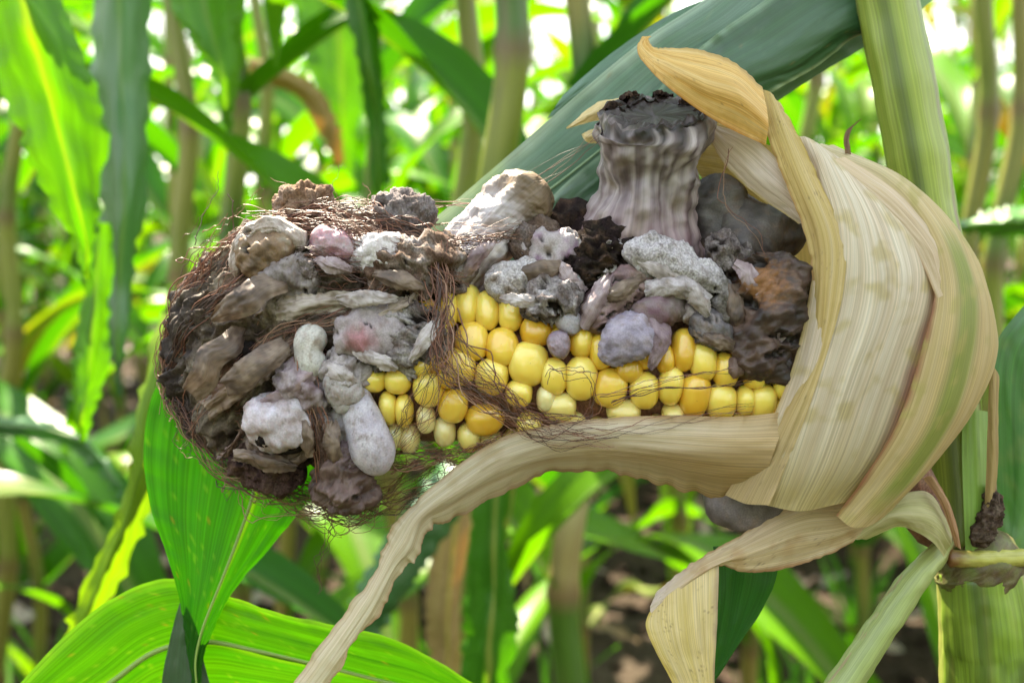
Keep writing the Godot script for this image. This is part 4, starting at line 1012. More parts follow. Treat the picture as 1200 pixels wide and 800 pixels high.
		["", [[270, 535, 70, 14], [310, 552, 80, 18], [360, 556, 80, 16]], [Color(0.07, 0.04, 0.035), Color(0.15, 0.10, 0.08)], "crust", [[2.5, 9.0], [8.0, 2.0]]],
	]
	var sd := 40.0
	for e in L:
		sd += 1.0
		var b := []
		for q in e[4]: b.append([q[0] * (0.8 if q[0] < 7.0 else 1.0), q[1] * (1.7 if q[0] < 7.0 else 1.3), nz if q[0] < 7.0 else nf])
		var fn := mottled(e[2], 1.5, sd)
		if (e[0] as String).contains("red flush"):
			var base_fn := fn
			fn = func(t, a, q):
				var at1 := Cp(424, 398, 114)
				return base_fn.call(t, a, q).lerp(Color(0.33, 0.07, 0.08), 0.7 * smoothstep(24.0, 3.0, Vector2(q.x - at1.x, q.y - at1.y).length() + 6.0 * nf.get_noise_2d(q.x, q.y)))
		if e[3] != "smooth":
			b.append([4.5, 1.6, nr])
		for q in e[1]: q[2] -= 7
		epart("gall", loft(e[1], {"wrinkle": [1.2, 5.0 if e[3] != "smooth" else 1.2], "folds": [3, 0.07] if e[3] != "smooth" else [2, 0.03], "seg": 64, "rings": 56, "round0": 0.2, "round1": 0.2, "gash": ([1.5, 0.12, 10.0] if e[0].contains("gaping") else [1.7, 0.46, 6.0] if e[3] != "smooth" else [1.4, 0.9, 3.0]), "bumps": b, "seed": sd, "cols": fn}), M[e[3]], e[0])
	# black crack and hole: dark spore hollows
	for e in [[[[300, 502, 116, 3], [303, 511, 120, 7], [311, 516, 122, 8], [320, 522, 121, 3], [336, 530, 116, 3], [354, 522, 112, 5], [362, 508, 104, 4]], 60.0], [[[280, 415, 88, 9], [292, 412, 94, 12], [304, 408, 90, 8]], 63.0]]:
		epart("spore_hollow", loft(e[0], {"seg": 20, "rings": 18, "bumps": [[6.0, 3.0]], "seed": e[1], "cols": mottled([Color(0.012, 0.01, 0.01), Color(0.03, 0.024, 0.02)], 2.0, e[1])}), M.crust)
	# the dry fibrous flaps that lie across the mass
	var F := [
		[[[[318, 352, 98], [322, 366, 106], [322, 384, 98]], [[350, 346, 108], [352, 358, 114], [356, 372, 106]], [[392, 342, 110], [394, 352, 116], [398, 366, 108]], [[440, 344, 108], [440, 352, 113], [442, 362, 108]], [[484, 350, 98], [484, 356, 102], [484, 362, 98]]], [Color(0.22, 0.18, 0.13), Color(0.36, 0.32, 0.26), Color(0.44, 0.40, 0.34)]],
		[[[[386, 380, 106], [388, 376, 110], [390, 372, 106]], [[430, 380, 112], [432, 372, 118], [432, 362, 112]], [[470, 366, 110], [468, 358, 116], [466, 350, 108]], [[492, 350, 102], [490, 346, 106], [486, 342, 102]]], [Color(0.30, 0.24, 0.18), Color(0.46, 0.40, 0.34)]],
		[[[[232, 470, 78], [240, 478, 84], [246, 492, 78]], [[270, 440, 98], [276, 452, 104], [284, 466, 98]], [[310, 412, 104], [316, 424, 110], [322, 436, 104]], [[346, 392, 102], [350, 400, 106], [354, 410, 102]]], [Color(0.13, 0.09, 0.065), Color(0.24, 0.18, 0.13), Color(0.32, 0.26, 0.2)]],
		[[[[262, 392, 82], [268, 384, 88], [272, 374, 82]], [[290, 380, 92], [294, 370, 98], [296, 358, 92]], [[320, 372, 98], [322, 362, 104], [322, 350, 98]]], [Color(0.2, 0.16, 0.12), Color(0.36, 0.31, 0.25)]],
		[[[[300, 268, 50], [306, 278, 56], [310, 290, 50]], [[350, 258, 62], [352, 270, 68], [352, 284, 62]], [[400, 250, 62], [402, 264, 68], [404, 278, 62]], [[446, 236, 52], [448, 252, 58], [452, 268, 54]]], [Color(0.08, 0.05, 0.035), Color(0.17, 0.11, 0.075), Color(0.26, 0.19, 0.14)]],
		[[[[366, 486, 112], [374, 490, 116], [380, 488, 112]], [[372, 520, 112], [380, 524, 116], [388, 522, 112]], [[376, 552, 108], [384, 556, 110], [392, 552, 106]]], [Color(0.13, 0.07, 0.05), Color(0.2, 0.12, 0.09)]],
		[[[[330, 462, 108], [336, 456, 112], [340, 450, 108]], [[300, 480, 102], [306, 472, 106], [312, 466, 102]], [[270, 520, 90], [278, 512, 94], [286, 502, 90]], [[250, 540, 76], [262, 536, 80], [272, 528, 76]]], [Color(0.09, 0.055, 0.045), Color(0.17, 0.11, 0.09)]],
	]
	var fk := 70.0
	for e in F:
		fk += 1.0
		epart("fibre_flap", sheet(e[0], {"nu": 26, "nv": 60, "ridge": 1.50, "rc": 4.0, "wave": 6.0, "edge": 6.0, "seed": fk, "cols": mottled(e[1], 2.0, fk)}), M.skin)

func make_silk() -> void:
	var browns := [Color(0.07, 0.028, 0.018), Color(0.13, 0.05, 0.03), Color(0.20, 0.085, 0.05), Color(0.06, 0.035, 0.025), Color(0.24, 0.13, 0.08)]
	var strand := func(way: Array, wob: float, r: float, st: Dictionary) -> void:
		var c := PackedVector3Array()
		for q in way: c.append(Cp(q[0] + rng.randf_range(-1, 1) * q[3], q[1] + rng.randf_range(-1, 1) * q[3], q[2] + rng.randf_range(-0.3, 0.6) * minf(q[3], 8.0)))
		var pts := PackedVector3Array()
		var rad := PackedFloat32Array()
		var n := 10 + way.size() * 7
		var s := rng.randf() * 900.0
		var rw := r * (0.65 + 0.9 * pow(rng.randf(), 3.0))
		for k in n:
			var t := float(k) / (n - 1)
			var q := spline(c, t) + (Vector3(nz.get_noise_2d(t * 120.0, s), nz.get_noise_2d(t * 120.0, s + 300.0), 0.4 * nz.get_noise_2d(t * 120.0, s + 600.0)) + 0.22 * Vector3(nf.get_noise_2d(t * 70.0, s), nf.get_noise_2d(t * 70.0, s + 300.0), 0.0)) * wob
			pts.append(q * U)
			rad.append(rw * U * lerpf(1.0, 0.55, t))
		tube(pts, rad, 5, browns[rng.randi() % browns.size()], st)
	# [waypoints x y z scatter], how many, wobble, radius, how many of them as strands of their own
	var B := [
		[[[505, 300, 108, 18], [520, 350, 122, 12], [512, 410, 130, 10], [530, 440, 134, 10], [575, 470, 130, 20], [625, 500, 120, 18], [700, 505, 124, 20]], 26, 10.0, 0.64, 16],
		[[[520, 380, 122, 16], [560, 440, 136, 22], [610, 480, 128, 20], [650, 500, 122, 14]], 13, 14.0, 0.55, 12],
		[[[470, 300, 100, 26], [500, 340, 112, 16], [520, 400, 124, 14], [500, 470, 124, 20], [470, 520, 90, 16]], 19, 12.0, 0.55, 4],
		[[[300, 270, 60, 22], [360, 262, 78, 18], [420, 280, 98, 18], [480, 300, 104, 18], [530, 330, 96, 16]], 53, 12.0, 0.64, 8],
		[[[350, 250, 56, 16], [420, 250, 70, 18], [480, 270, 84, 16], [540, 310, 80, 14]], 32, 12.0, 0.59, 4],
		[[[208, 470, 16, 12], [196, 410, 20, 10], [216, 350, 34, 16], [262, 304, 50, 16], [316, 268, 60, 16], [380, 250, 60, 14]], 56, 13.0, 0.68, 10],
		[[[200, 440, 30, 10], [232, 380, 66, 16], [280, 330, 92, 16], [350, 310, 102, 18], [430, 318, 108, 16]], 35, 10.0, 0.59, 4],
		[[[200, 430, 16, 9], [212, 480, 30, 14], [246, 530, 36, 16], [300, 562, 44, 16], [380, 586, 44, 18], [450, 580, 44, 16]], 30, 20.0, 0.64, 8],
		[[[250, 540, 20, 14], [320, 575, 30, 22], [400, 594, 36, 20], [470, 572, 40, 22], [540, 540, 50, 14]], 30, 30.0, 0.59, 10],
		[[[430, 540, 60, 14], [480, 535, 70, 16], [540, 530, 76, 10], [600, 515, 96, 12]], 32, 10.0, 0.59, 4],
		[[[300, 560, 40, 8], [340, 592, 34, 12], [400, 610, 30, 8], [440, 596, 36, 10]], 14, 22.0, 0.51, 6],
		[[[460, 330, 108, 14], [400, 370, 112, 14], [330, 400, 108, 14], [270, 440, 96, 12], [230, 500, 66, 14]], 21, 10.0, 0.59, 5],
		[[[350, 380, 110, 10], [360, 440, 118, 12], [372, 500, 118, 10], [380, 570, 104, 8]], 21, 6.0, 0.59, 5],
		[[[240, 300, 20, 8], [215, 345, 16, 8], [194, 400, 10, 5], [190, 440, 6, 5], [205, 480, 8, 8]], 22, 8.0, 0.64, 5],
		[[[430, 600, 36, 10], [560, 545, 70, 10], [660, 510, 110, 10], [760, 500, 126, 8], [880, 478, 122, 6]], 5, 12.0, 0.47, 3],
		[[[400, 245, 40, 8], [480, 242, 34, 6], [560, 238, 30, 6], [630, 215, 60, 12], [700, 160, 70, 6]], 6, 8.0, 0.47, 4],
		[[[500, 290, 90, 8], [560, 280, 92, 6], [600, 276, 86, 8]], 21, 6.0, 0.51, 2],
		[[[505, 262, 60, 6], [560, 262, 88, 5], [610, 258, 84, 6]], 5, 5.0, 0.47, 1],
		[[[700, 462, 130, 4], [760, 450, 132, 3], [820, 438, 126, 3], [868, 434, 118, 3]], 3, 4.0, 0.68, 3],
		[[[716, 472, 130, 3], [770, 458, 132, 3], [830, 452, 128, 3], [880, 446, 114, 3]], 3, 4.0, 0.68, 3],
		[[[856, 170, 92, 4], [846, 235, 90, 3], [880, 262, 88, 4], [896, 300, 90, 4]], 2, 8.0, 0.59, 2],
		[[[640, 440, 128, 4], [690, 440, 134, 8], [700, 475, 130, 6], [640, 500, 124, 4]], 4, 14.0, 0.47, 3],
		[[[388, 598, 60, 6], [384, 630, 56, 5], [378, 660, 50, 5], [374, 690, 48, 4]], 4, 10.0, 0.59, 4],
		[[[212, 455, 10, 4], [204, 490, 6, 6], [222, 520, 6, 6], [250, 545, 20, 4]], 5, 22.0, 0.47, 5],
	]
	var rest := fresh()
	for b in B:
		for k in b[1]:
			if k < b[4]:
				var st := fresh()
				strand.call(b[0], b[2], b[3], st)
				epart("silk_strand", seal(st), M.silk)
			else:
				strand.call(b[0], b[2] * 1.3, b[3] * rng.randf_range(0.7, 1.1), rest)
	for k in 130:     # loose hairs lying about on the mass
		var x := rng.randf_range(205, 420)
		var y := rng.randf_range(270, 530)
		var way := []
		var dir := rng.randf_range(-1.1, 0.1)
		for j in 5:
			var e2 := pow((x - 350.0) / 160.0, 2.0) + pow((y - 410.0) / 150.0, 2.0)
			way.append([x, y, 6.0 + 98.0 * sqrt(maxf(1.0 - e2, 0.0)), 3.0])
			x += 22.0 * cos(dir)
			y += 22.0 * sin(dir)
			dir += rng.randf_range(-0.5, 0.5)
		strand.call(way, 9.0, rng.randf_range(0.45, 0.7), rest)
	var tangle := epart("silk_tangle", seal(rest), M.silk)
	tangle.set_meta("kind", "stuff")

func husk_cols(cols: Array, o: Dictionary = {}) -> Callable:
	# long stripes of colour, with edge stains and blotches
	var s: float = o.get("seed", 0.0)
	var across: float = o.get("across", 210.0)
	return func(u: float, v: float, q: Vector3) -> Color:
		var n := 0.62 * nz.get_noise_2d(u * across + s * 40.0, v * 26.0) + 0.5 * nf.get_noise_2d(u * across * 1.4 + s * 90.0, v * 9.0)
		var c := ramp(cols, n01(n, 1.35))
		if o.has("stripe"):
			var st: Array = o.stripe    # colour, centre u, width, v from, v to
			c = c.lerp(st[0], smoothstep(st[2], st[2] * 0.35, absf(u - st[1] + 0.06 * nz.get_noise_2d(v * 60.0, s))) * smoothstep(st[3], st[3] + 0.12, v) * smoothstep(st[4], st[4] - 0.12, v))
		if o.has("edge0"):
			c = c.lerp(o.edge0, 0.85 * smoothstep(0.09, 0.0, u + 0.04 * nf.get_noise_2d(v * 70.0, s)))
		if o.has("edge1"):
			c = c.lerp(o.edge1, 0.85 * smoothstep(0.91, 1.0, u + 0.04 * nf.get_noise_2d(v * 70.0, s)))
		if o.has("end0"):
			c = c.lerp(o.end0, 0.8 * smoothstep(0.28, 0.0, v + 0.1 * nz.get_noise_2d(u * 90.0, s)))
		if o.has("end1"):
			c = c.lerp(o.end1, 0.8 * smoothstep(0.7, 1.0, v + 0.1 * nz.get_noise_2d(u * 90.0, s)))
		if o.has("blot"):
			c = c.lerp(o.blot, o.get("blot_k", 0.7) * smoothstep(0.15, 0.55, nz.get_noise_3d(q.x * 1.1 + s * 20.0, q.y * 1.1, s)))
		if o.has("fleck"):
			c = c.lerp(o.fleck, 0.22 * smoothstep(0.42, 0.56, nf.get_noise_3d(q.x * 1.7, q.y * 0.8, s * 11.0)))
			c = c.lerp(Color(0.22, 0.15, 0.05), 0.5 * smoothstep(0.56, 0.66, nf.get_noise_3d(q.x * 1.1, q.y * 0.9, s * 23.0)))
		if o.has("speck"):
			c = c.lerp(Color(0.12, 0.09, 0.06), 0.6 * smoothstep(0.30, 0.5, nf.get_noise_3d(q.x * 5.3, q.y * 4.1, q.z * 6.0 + s * 9.0)) * smoothstep(0.0, 0.5, nz.get_noise_2d(q.x * 1.5, q.y * 1.5 + s * 50.0)))
		return c

func make_husks() -> void:
	var cream := [Color(0.45, 0.317, 0.152), Color(0.619, 0.47, 0.275), Color(0.719, 0.573, 0.397), Color(0.786, 0.655, 0.511)]
	var pinkish := [Color(0.58, 0.45, 0.30), Color(0.68, 0.56, 0.40), Color(0.76, 0.66, 0.50), Color(0.82, 0.75, 0.61)]
	var yellow := [Color(0.404, 0.287, 0.0815), Color(0.563, 0.42, 0.142), Color(0.629, 0.481, 0.204), Color(0.698, 0.553, 0.307)]
	var red := Color(0.27, 0.0922, 0.0458)
	var green := Color(0.292, 0.328, 0.0714)
	# wide one that wraps the foot of the ear
	epart("husk_leaf", sheet([
		[[870, 583, 92], [905, 594, 112], [945, 599, 118], [992, 588, 105]], [[893, 520, 112], [925, 540, 128], [975, 540, 132], [1042, 522, 112]],
		[[925, 440, 118], [955, 445, 138], [1010, 440, 142], [1082, 420, 112]], [[948, 350, 118], [980, 345, 138], [1040, 345, 136], [1102, 330, 98]],
		[[958, 270, 108], [985, 262, 126], [1030, 270, 124], [1090, 280, 86]], [[952, 205, 84], [965, 195, 98], [1000, 212, 98], [1045, 226, 74]], [[936, 160, 56], [950, 162, 66], [970, 176, 66], [1002, 192, 50]]],
		{"nu": 90, "nv": 150, "ridge": 0.45, "rc": 14.0, "wave": 3.0, "seed": 1.0, "cols": husk_cols(pinkish, {"seed": 1.0, "end0": Color(0.471, 0.378, 0.142), "blot": Color(0.539, 0.429, 0.184), "edge0": Color(0.506, 0.349, 0.123), "edge1": Color(0.471, 0.225, 0.174)})}), M.husk, "wide cream husk leaf wrapped round the foot of the ear")
	# the outer one with a green stripe
	epart("husk_leaf", sheet([
		[[980, 604, 106], [1000, 618, 110], [1025, 614, 98], [1045, 598, 76]], [[1012, 560, 120], [1050, 563, 116], [1078, 556, 100], [1096, 544, 66]],
		[[1054, 490, 128], [1098, 492, 120], [1128, 480, 94], [1148, 470, 46]], [[1083, 400, 122], [1122, 396, 114], [1150, 395, 80], [1170, 405, 24]],
		[[1096, 330, 108], [1122, 320, 98], [1142, 322, 68], [1155, 330, 20]], [[1078, 270, 90], [1094, 254, 84], [1112, 258, 58], [1126, 272, 16]],
		[[1032, 213, 76], [1044, 203, 70], [1057, 207, 48], [1066, 214, 16]], [[955, 176, 54], [962, 168, 50], [972, 170, 38], [982, 172, 18]]],
		{"nu": 70, "nv": 150, "ridge": 0.36, "rc": 12.0, "wave": 2.4, "seed": 2.0, "cols": husk_cols([Color(0.495, 0.369, 0.142), Color(0.608, 0.47, 0.225), Color(0.674, 0.543, 0.327)], {"seed": 2.0, "edge0": red, "stripe": [green, 0.45, 0.22, 0.02, 0.72], "blot": Color(0.45, 0.39, 0.123), "end1": Color(0.698, 0.614, 0.408)})}), M.husk, "outer husk leaf with a green stripe and a red-brown edge")
	# middle folds at the shoulder of the ear
	epart("husk_leaf", sheet([[[1098, 350, 112], [1108, 345, 108], [1118, 340, 98]], [[1070, 290, 106], [1084, 284, 104], [1098, 280, 92]], [[1020, 240, 98], [1032, 228, 96], [1048, 222, 84]], [[965, 200, 84], [975, 188, 82], [990, 184, 70]]],
		{"nu": 30, "nv": 90, "ridge": 0.30, "rc": 6.0, "wave": 1.8, "seed": 3.0, "cols": husk_cols(cream, {"seed": 3.0, "edge0": Color(0.404, 0.225, 0.102)})}), M.husk)
	# the yellow belt at the mouth of the husk
	epart("husk_leaf", sheet([
		[[850, 580, 86], [874, 590, 104], [902, 592, 118]], [[902, 498, 112], [918, 502, 128], [938, 505, 136]], [[940, 420, 116], [955, 420, 136], [966, 425, 142]], [[951, 340, 120], [966, 340, 138], [988, 345, 142]],
		[[944, 275, 114], [965, 275, 130], [990, 280, 130]], [[917, 205, 100], [938, 205, 114], [962, 212, 110]], [[898, 150, 88], [915, 145, 100], [936, 158, 98]], [[890, 104, 80], [903, 108, 90], [916, 122, 86]]],
		{"nu": 40, "nv": 150, "ridge": 0.42, "rc": 7.0, "wave": 2.4, "edge": 3.0, "seed": 4.0, "cols": husk_cols(yellow, {"seed": 4.0, "edge0": Color(0.383, 0.205, 0.0714), "end0": Color(0.539, 0.41, 0.225), "speck": true})}), M.husk, "yellow husk leaf crossing the mouth of the husk")
	# its top, folded over to the left
	epart("husk_leaf", sheet([
		[[898, 170, 96], [901, 138, 106], [893, 102, 88]], [[862, 154, 114], [868, 110, 126], [862, 73, 104]], [[825, 133, 122], [825, 95, 132], [820, 60, 108]], [[785, 104, 122], [788, 78, 124], [785, 56, 104]], [[760, 80, 114], [764, 66, 112], [768, 55, 104]], [[747, 60, 108], [752, 52, 106], [760, 47, 100]], [[752, 44, 98], [757, 42, 98], [764, 42, 96]]],
		{"nu": 50, "nv": 90, "ridge": 0.54, "rc": 9.0, "wave": 2.4, "edge": 2.0, "seed": 5.0, "cols": husk_cols([Color(0.495, 0.256, 0.0511), Color(0.629, 0.378, 0.102), Color(0.698, 0.47, 0.174), Color(0.742, 0.553, 0.266)], {"seed": 5.0, "edge0": Color(0.471, 0.205, 0.0307), "edge1": Color(0.45, 0.308, 0.123), "speck": true})}), M.husk_gold, "golden husk tip folded forward over the torn gall")
	# inner ones seen under the fold
	epart("husk_leaf", sheet([[[800, 140, 0], [806, 180, -6], [826, 214, -4]], [[850, 140, 24], [846, 185, 18], [866, 222, 16]], [[895, 160, 60], [890, 200, 50], [900, 240, 40]]], {"nu": 30, "nv": 50, "ridge": 0.36, "rc": 6.0, "wave": 2.4, "seed": 6.0, "cols": husk_cols(yellow, {"seed": 6.0})}), M.husk)
	epart("husk_leaf", sheet([[[838, 146, 52], [832, 152, 50], [826, 156, 46]], [[880, 160, 76], [868, 184, 74], [852, 196, 60]], [[915, 190, 88], [900, 214, 86], [884, 226, 70]], [[945, 225, 92], [930, 240, 90], [916, 248, 76]], [[962, 262, 96], [948, 262, 96], [936, 262, 84]]], {"nu": 36, "nv": 70, "ridge": 0.42, "rc": 7.0, "wave": 1.8, "seed": 7.0, "cols": husk_cols([Color(0.337, 0.256, 0.245), Color(0.629, 0.512, 0.429), Color(0.742, 0.634, 0.551), Color(0.764, 0.675, 0.612)], {"seed": 7.0, "edge1": Color(0.563, 0.429, 0.163)})}), M.husk, "whitish inner husk leaf stained grey")
	# the back of the cup
	epart("husk_leaf", sheet([[[830, 540, -96], [900, 560, -60], [980, 590, 10]], [[850, 400, -120], [930, 420, -100], [1060, 450, -20]], [[850, 260, -110], [930, 280, -90], [1090, 330, -10]], [[820, 150, -40], [900, 170, -30], [1010, 205, 0]]], {"nu": 30, "nv": 50, "wave": 3.0, "ridge": 0.60, "seed": 8.0, "cols": husk_cols(yellow, {"seed": 8.0})}), M.husk)
	# pale ragged tips behind the torn gall
	for e in [[[700, 125, 0], [692, 134, 4], [664, 150, 0], 9.0], [[712, 122, -4], [702, 126, -2], [684, 136, -4], 7.0], [[706, 152, -4], [692, 160, -2], [682, 158, -4], 8.0]]:
		var w: float = e[3]
		epart("husk_tip", sheet([[[e[0][0] + 16, e[0][1] - w, e[0][2]], [e[0][0] + 16, e[0][1], e[0][2] + 5], [e[0][0] + 16, e[0][1] + w * 1.6, e[0][2]]], [[e[1][0], e[1][1] - w, e[1][2]], [e[1][0], e[1][1], e[1][2] + 5], [e[1][0], e[1][1] + w, e[1][2]]], [[e[2][0], e[2][1] - 1, e[2][2]], [e[2][0], e[2][1], e[2][2]], [e[2][0], e[2][1] + 1, e[2][2]]]],
			{"nu": 14, "nv": 24, "wave": 1.8, "ridge": 0.48, "rc": 3.0, "seed": w, "cols": husk_cols([Color(0.674, 0.512, 0.204), Color(0.809, 0.675, 0.408)], {"seed": w})}), M.husk)
	# the lower one that twists away to the left
	epart("husk_leaf", sheet([
		[[925, 482, 118], [905, 536, 126], [890, 586, 70]], [[860, 488, 122], [850, 534, 126], [846, 584, 62]], [[800, 487, 122], [800, 530, 122], [795, 574, 58]], [[745, 488, 118], [745, 524, 116], [742, 560, 62]], [[700, 491, 115], [700, 522, 111], [700, 554, 66]], [[650, 497, 110], [645, 527, 106], [640, 558, 66]],
		[[590, 512, 102], [588, 545, 98], [580, 584, 66]], [[535, 546, 92], [535, 577, 92], [530, 610, 62]], [[484, 590, 82], [492, 606, 88], [503, 620, 70]], [[458, 620, 76], [475, 638, 86], [490, 650, 70]], [[447, 650, 72], [457, 664, 82], [470, 670, 70]],
		[[420, 694, 74], [434, 708, 84], [450, 710, 66]], [[384, 742, 76], [402, 756, 84], [420, 748, 66]], [[350, 790, 78], [366, 806, 86], [386, 798, 70]], [[318, 836, 80], [334, 848, 84], [352, 842, 72]]],
		{"nu": 60, "nv": 300, "ridge": 0.45, "rc": 10.0, "wave": 3.6, "edge": 8.0, "seed": 9.0, "cols": husk_cols(pinkish, {"seed": 9.0, "end0": Color(0.516, 0.349, 0.142), "edge1": Color(0.45, 0.246, 0.152), "edge0": Color(0.471, 0.308, 0.163), "blot": Color(0.58, 0.44, 0.26), "blot_k": 0.4})}), M.husk, "lower husk leaf that twists away below the kernels")
	# the tail under the foot of the ear, with its curled end
	epart("husk_leaf", sheet([[[1030, 585, 56], [1026, 608, 70], [1000, 636, 66]], [[985, 584, 62], [982, 616, 80], [955, 656, 70]], [[945, 586, 64], [938, 622, 82], [912, 668, 72]], [[905, 602, 66], [890, 640, 82], [872, 670, 74]], [[865, 628, 68], [852, 655, 82], [842, 664, 76]], [[826, 650, 70], [816, 672, 84], [812, 684, 80]], [[796, 672, 70], [784, 696, 82], [784, 704, 80]], [[768, 696, 72], [762, 712, 80], [764, 720, 80]]],
		{"nu": 40, "nv": 110, "ridge": 0.39, "rc": 8.0, "wave": 3.0, "edge": 3.0, "seed": 10.0, "cols": husk_cols(cream, {"seed": 10.0, "edge1": Color(0.337, 0.144, 0.0511), "edge0": Color(0.471, 0.287, 0.123), "blot": Color(0.516, 0.328, 0.152), "blot_k": 0.6, "end1": Color(0.698, 0.594, 0.53), "speck": true})}), M.husk, "dry husk tail under the foot of the ear")
	epart("husk_leaf", sheet([[[764, 712, 76], [795, 688, 84], [843, 652, 76]], [[757, 733, 88], [797, 722, 94], [842, 690, 86]], [[768, 762, 94], [802, 758, 98], [841, 730, 90]], [[786, 796, 94], [814, 796, 96], [838, 775, 90]], [[802, 832, 90], [822, 836, 92], [838, 820, 88]]],
		{"nu": 40, "nv": 60, "ridge": 0.36, "rc": 7.0, "wave": 1.8, "seed": 11.0, "cols": husk_cols([Color(0.563, 0.429, 0.123), Color(0.651, 0.512, 0.225), Color(0.719, 0.594, 0.388)], {"seed": 11.0, "edge0": Color(0.539, 0.39, 0.0815), "speck": true, "edge1": Color(0.404, 0.287, 0.184)})}), M.husk_gold, "hanging yellowed tip of the husk tail, speckled with mould")
	# the green-white neck on the shank
	epart("husk_leaf", sheet([[[985, 612, 54], [1000, 630, 66], [1015, 632, 50]], [[1025, 590, 54], [1040, 605, 72], [1052, 618, 58]], [[1060, 578, 44], [1070, 600, 66], [1078, 625, 52]], [[1090, 578, 26], [1098, 608, 52], [1096, 638, 44]], [[1112, 612, 6], [1116, 634, 30], [1106, 652, 26]]], {"nu": 34, "nv": 60, "ridge": 0.27, "rc": 8.0, "wave": 1.8, "seed": 12.0, "cols": husk_cols([Color(0.404, 0.41, 0.123), Color(0.563, 0.532, 0.266), Color(0.674, 0.614, 0.408)], {"seed": 12.0})}), M.husk, "green-white husk neck at the shank")
	epart("husk_leaf", sheet([[[1082, 560, 46], [1092, 558, 50], [1100, 566, 40]], [[1100, 585, 52], [1110, 588, 54], [1116, 596, 44]], [[1112, 615, 48], [1119, 618, 48], [1124, 624, 40]], [[1120, 640, 36], [1124, 642, 36], [1127, 644, 32]]], {"nu": 14, "nv": 40, "wave": 1.2, "seed": 13.0, "cols": husk_cols([Color(0.248, 0.112, 0.0511), Color(0.404, 0.225, 0.112), Color(0.516, 0.349, 0.184)], {"seed": 13.0, "edge1": red})}), M.husk, "brown withered husk edge beside the neck")
	epart("husk_leaf", sheet([[[1160, 420, 20], [1166, 430, 24], [1171, 440, 14]], [[1158, 490, 22], [1165, 495, 26], [1171, 500, 14]], [[1156, 560, 14], [1163, 562, 18], [1169, 565, 8]], [[1152, 622, 4], [1157, 626, 6], [1161, 626, 0]]], {"nu": 12, "nv": 50, "wave": 1.8, "ridge": 0.48, "rc": 3.0, "seed": 14.0, "cols": husk_cols([Color(0.292, 0.185, 0.0714), Color(0.45, 0.317, 0.133), Color(0.471, 0.39, 0.142)], {"seed": 14.0})}), M.husk, "narrow withered husk strip hanging along the stem")
	# the little dry point above the shoulder and the green leaf tip under the tail
	epart("husk_tip", sheet([[[991, 180, 60], [994, 180, 62], [998, 181, 60]], [[989, 165, 60], [992, 163, 62], [996, 164, 60]], [[993, 152, 60], [996, 150, 61], [999, 150, 60]], [[1008, 140, 60], [1010, 139, 60], [1011, 139, 60]]], {"nu": 8, "nv": 24, "wave": 1.5, "seed": 15.0, "cols": husk_cols([Color(0.10, 0.05, 0.03), Color(0.30, 0.2, 0.1)], {"seed": 15.0})}), M.husk)
	epart("husk_leaf", sheet([[[836, 640, 10], [870, 640, 6], [915, 650, 0]], [[840, 672, 16], [870, 674, 10], [908, 682, 0]], [[840, 712, 18], [862, 720, 10], [892, 716, 2]], [[834, 750, 18], [852, 758, 12], [868, 752, 6]], [[824, 786, 18], [836, 790, 14], [848, 784, 10]], [[812, 818, 18], [818, 820, 16], [824, 816, 14]]], {"nu": 24, "nv": 50, "wave": 3.0, "seed": 16.0, "cols": husk_cols([Color(0.03, 0.11, 0.03), Color(0.045, 0.15, 0.035)], {"seed": 16.0})}), M.leaf, "small fresh green leaf tip below the husk tail")
	# the cob and its shank
	epart("cob", loft([[330, 428, 0, 60], [420, 430, 0, 82], [560, 430, 0, 86], [760, 430, 0, 86], [930, 430, 0, 84], [1010, 480, -4, 60], [1060, 560, -10, 34], [1105, 640, -30, 22]], {"seg": 48, "rings": 90, "round0": 0.1, "round1": 0.05, "bumps": [[3.0, 3.0], [9.0, 2.0, nf]], "seed": 90.0, "cols": mottled([Color(0.22, 0.08, 0.05), Color(0.42, 0.20, 0.12), Color(0.52, 0.34, 0.22)], 2.0, 90.0)}), M.cob)

func make_ear() -> void:
	ear = thing("corn_ear", "maize ear swollen with grey corn smut galls, its pale dry husk peeled open", "corn ear", ear_frame())
	make_kernels()
	make_galls()
	make_husks()
	make_silk()

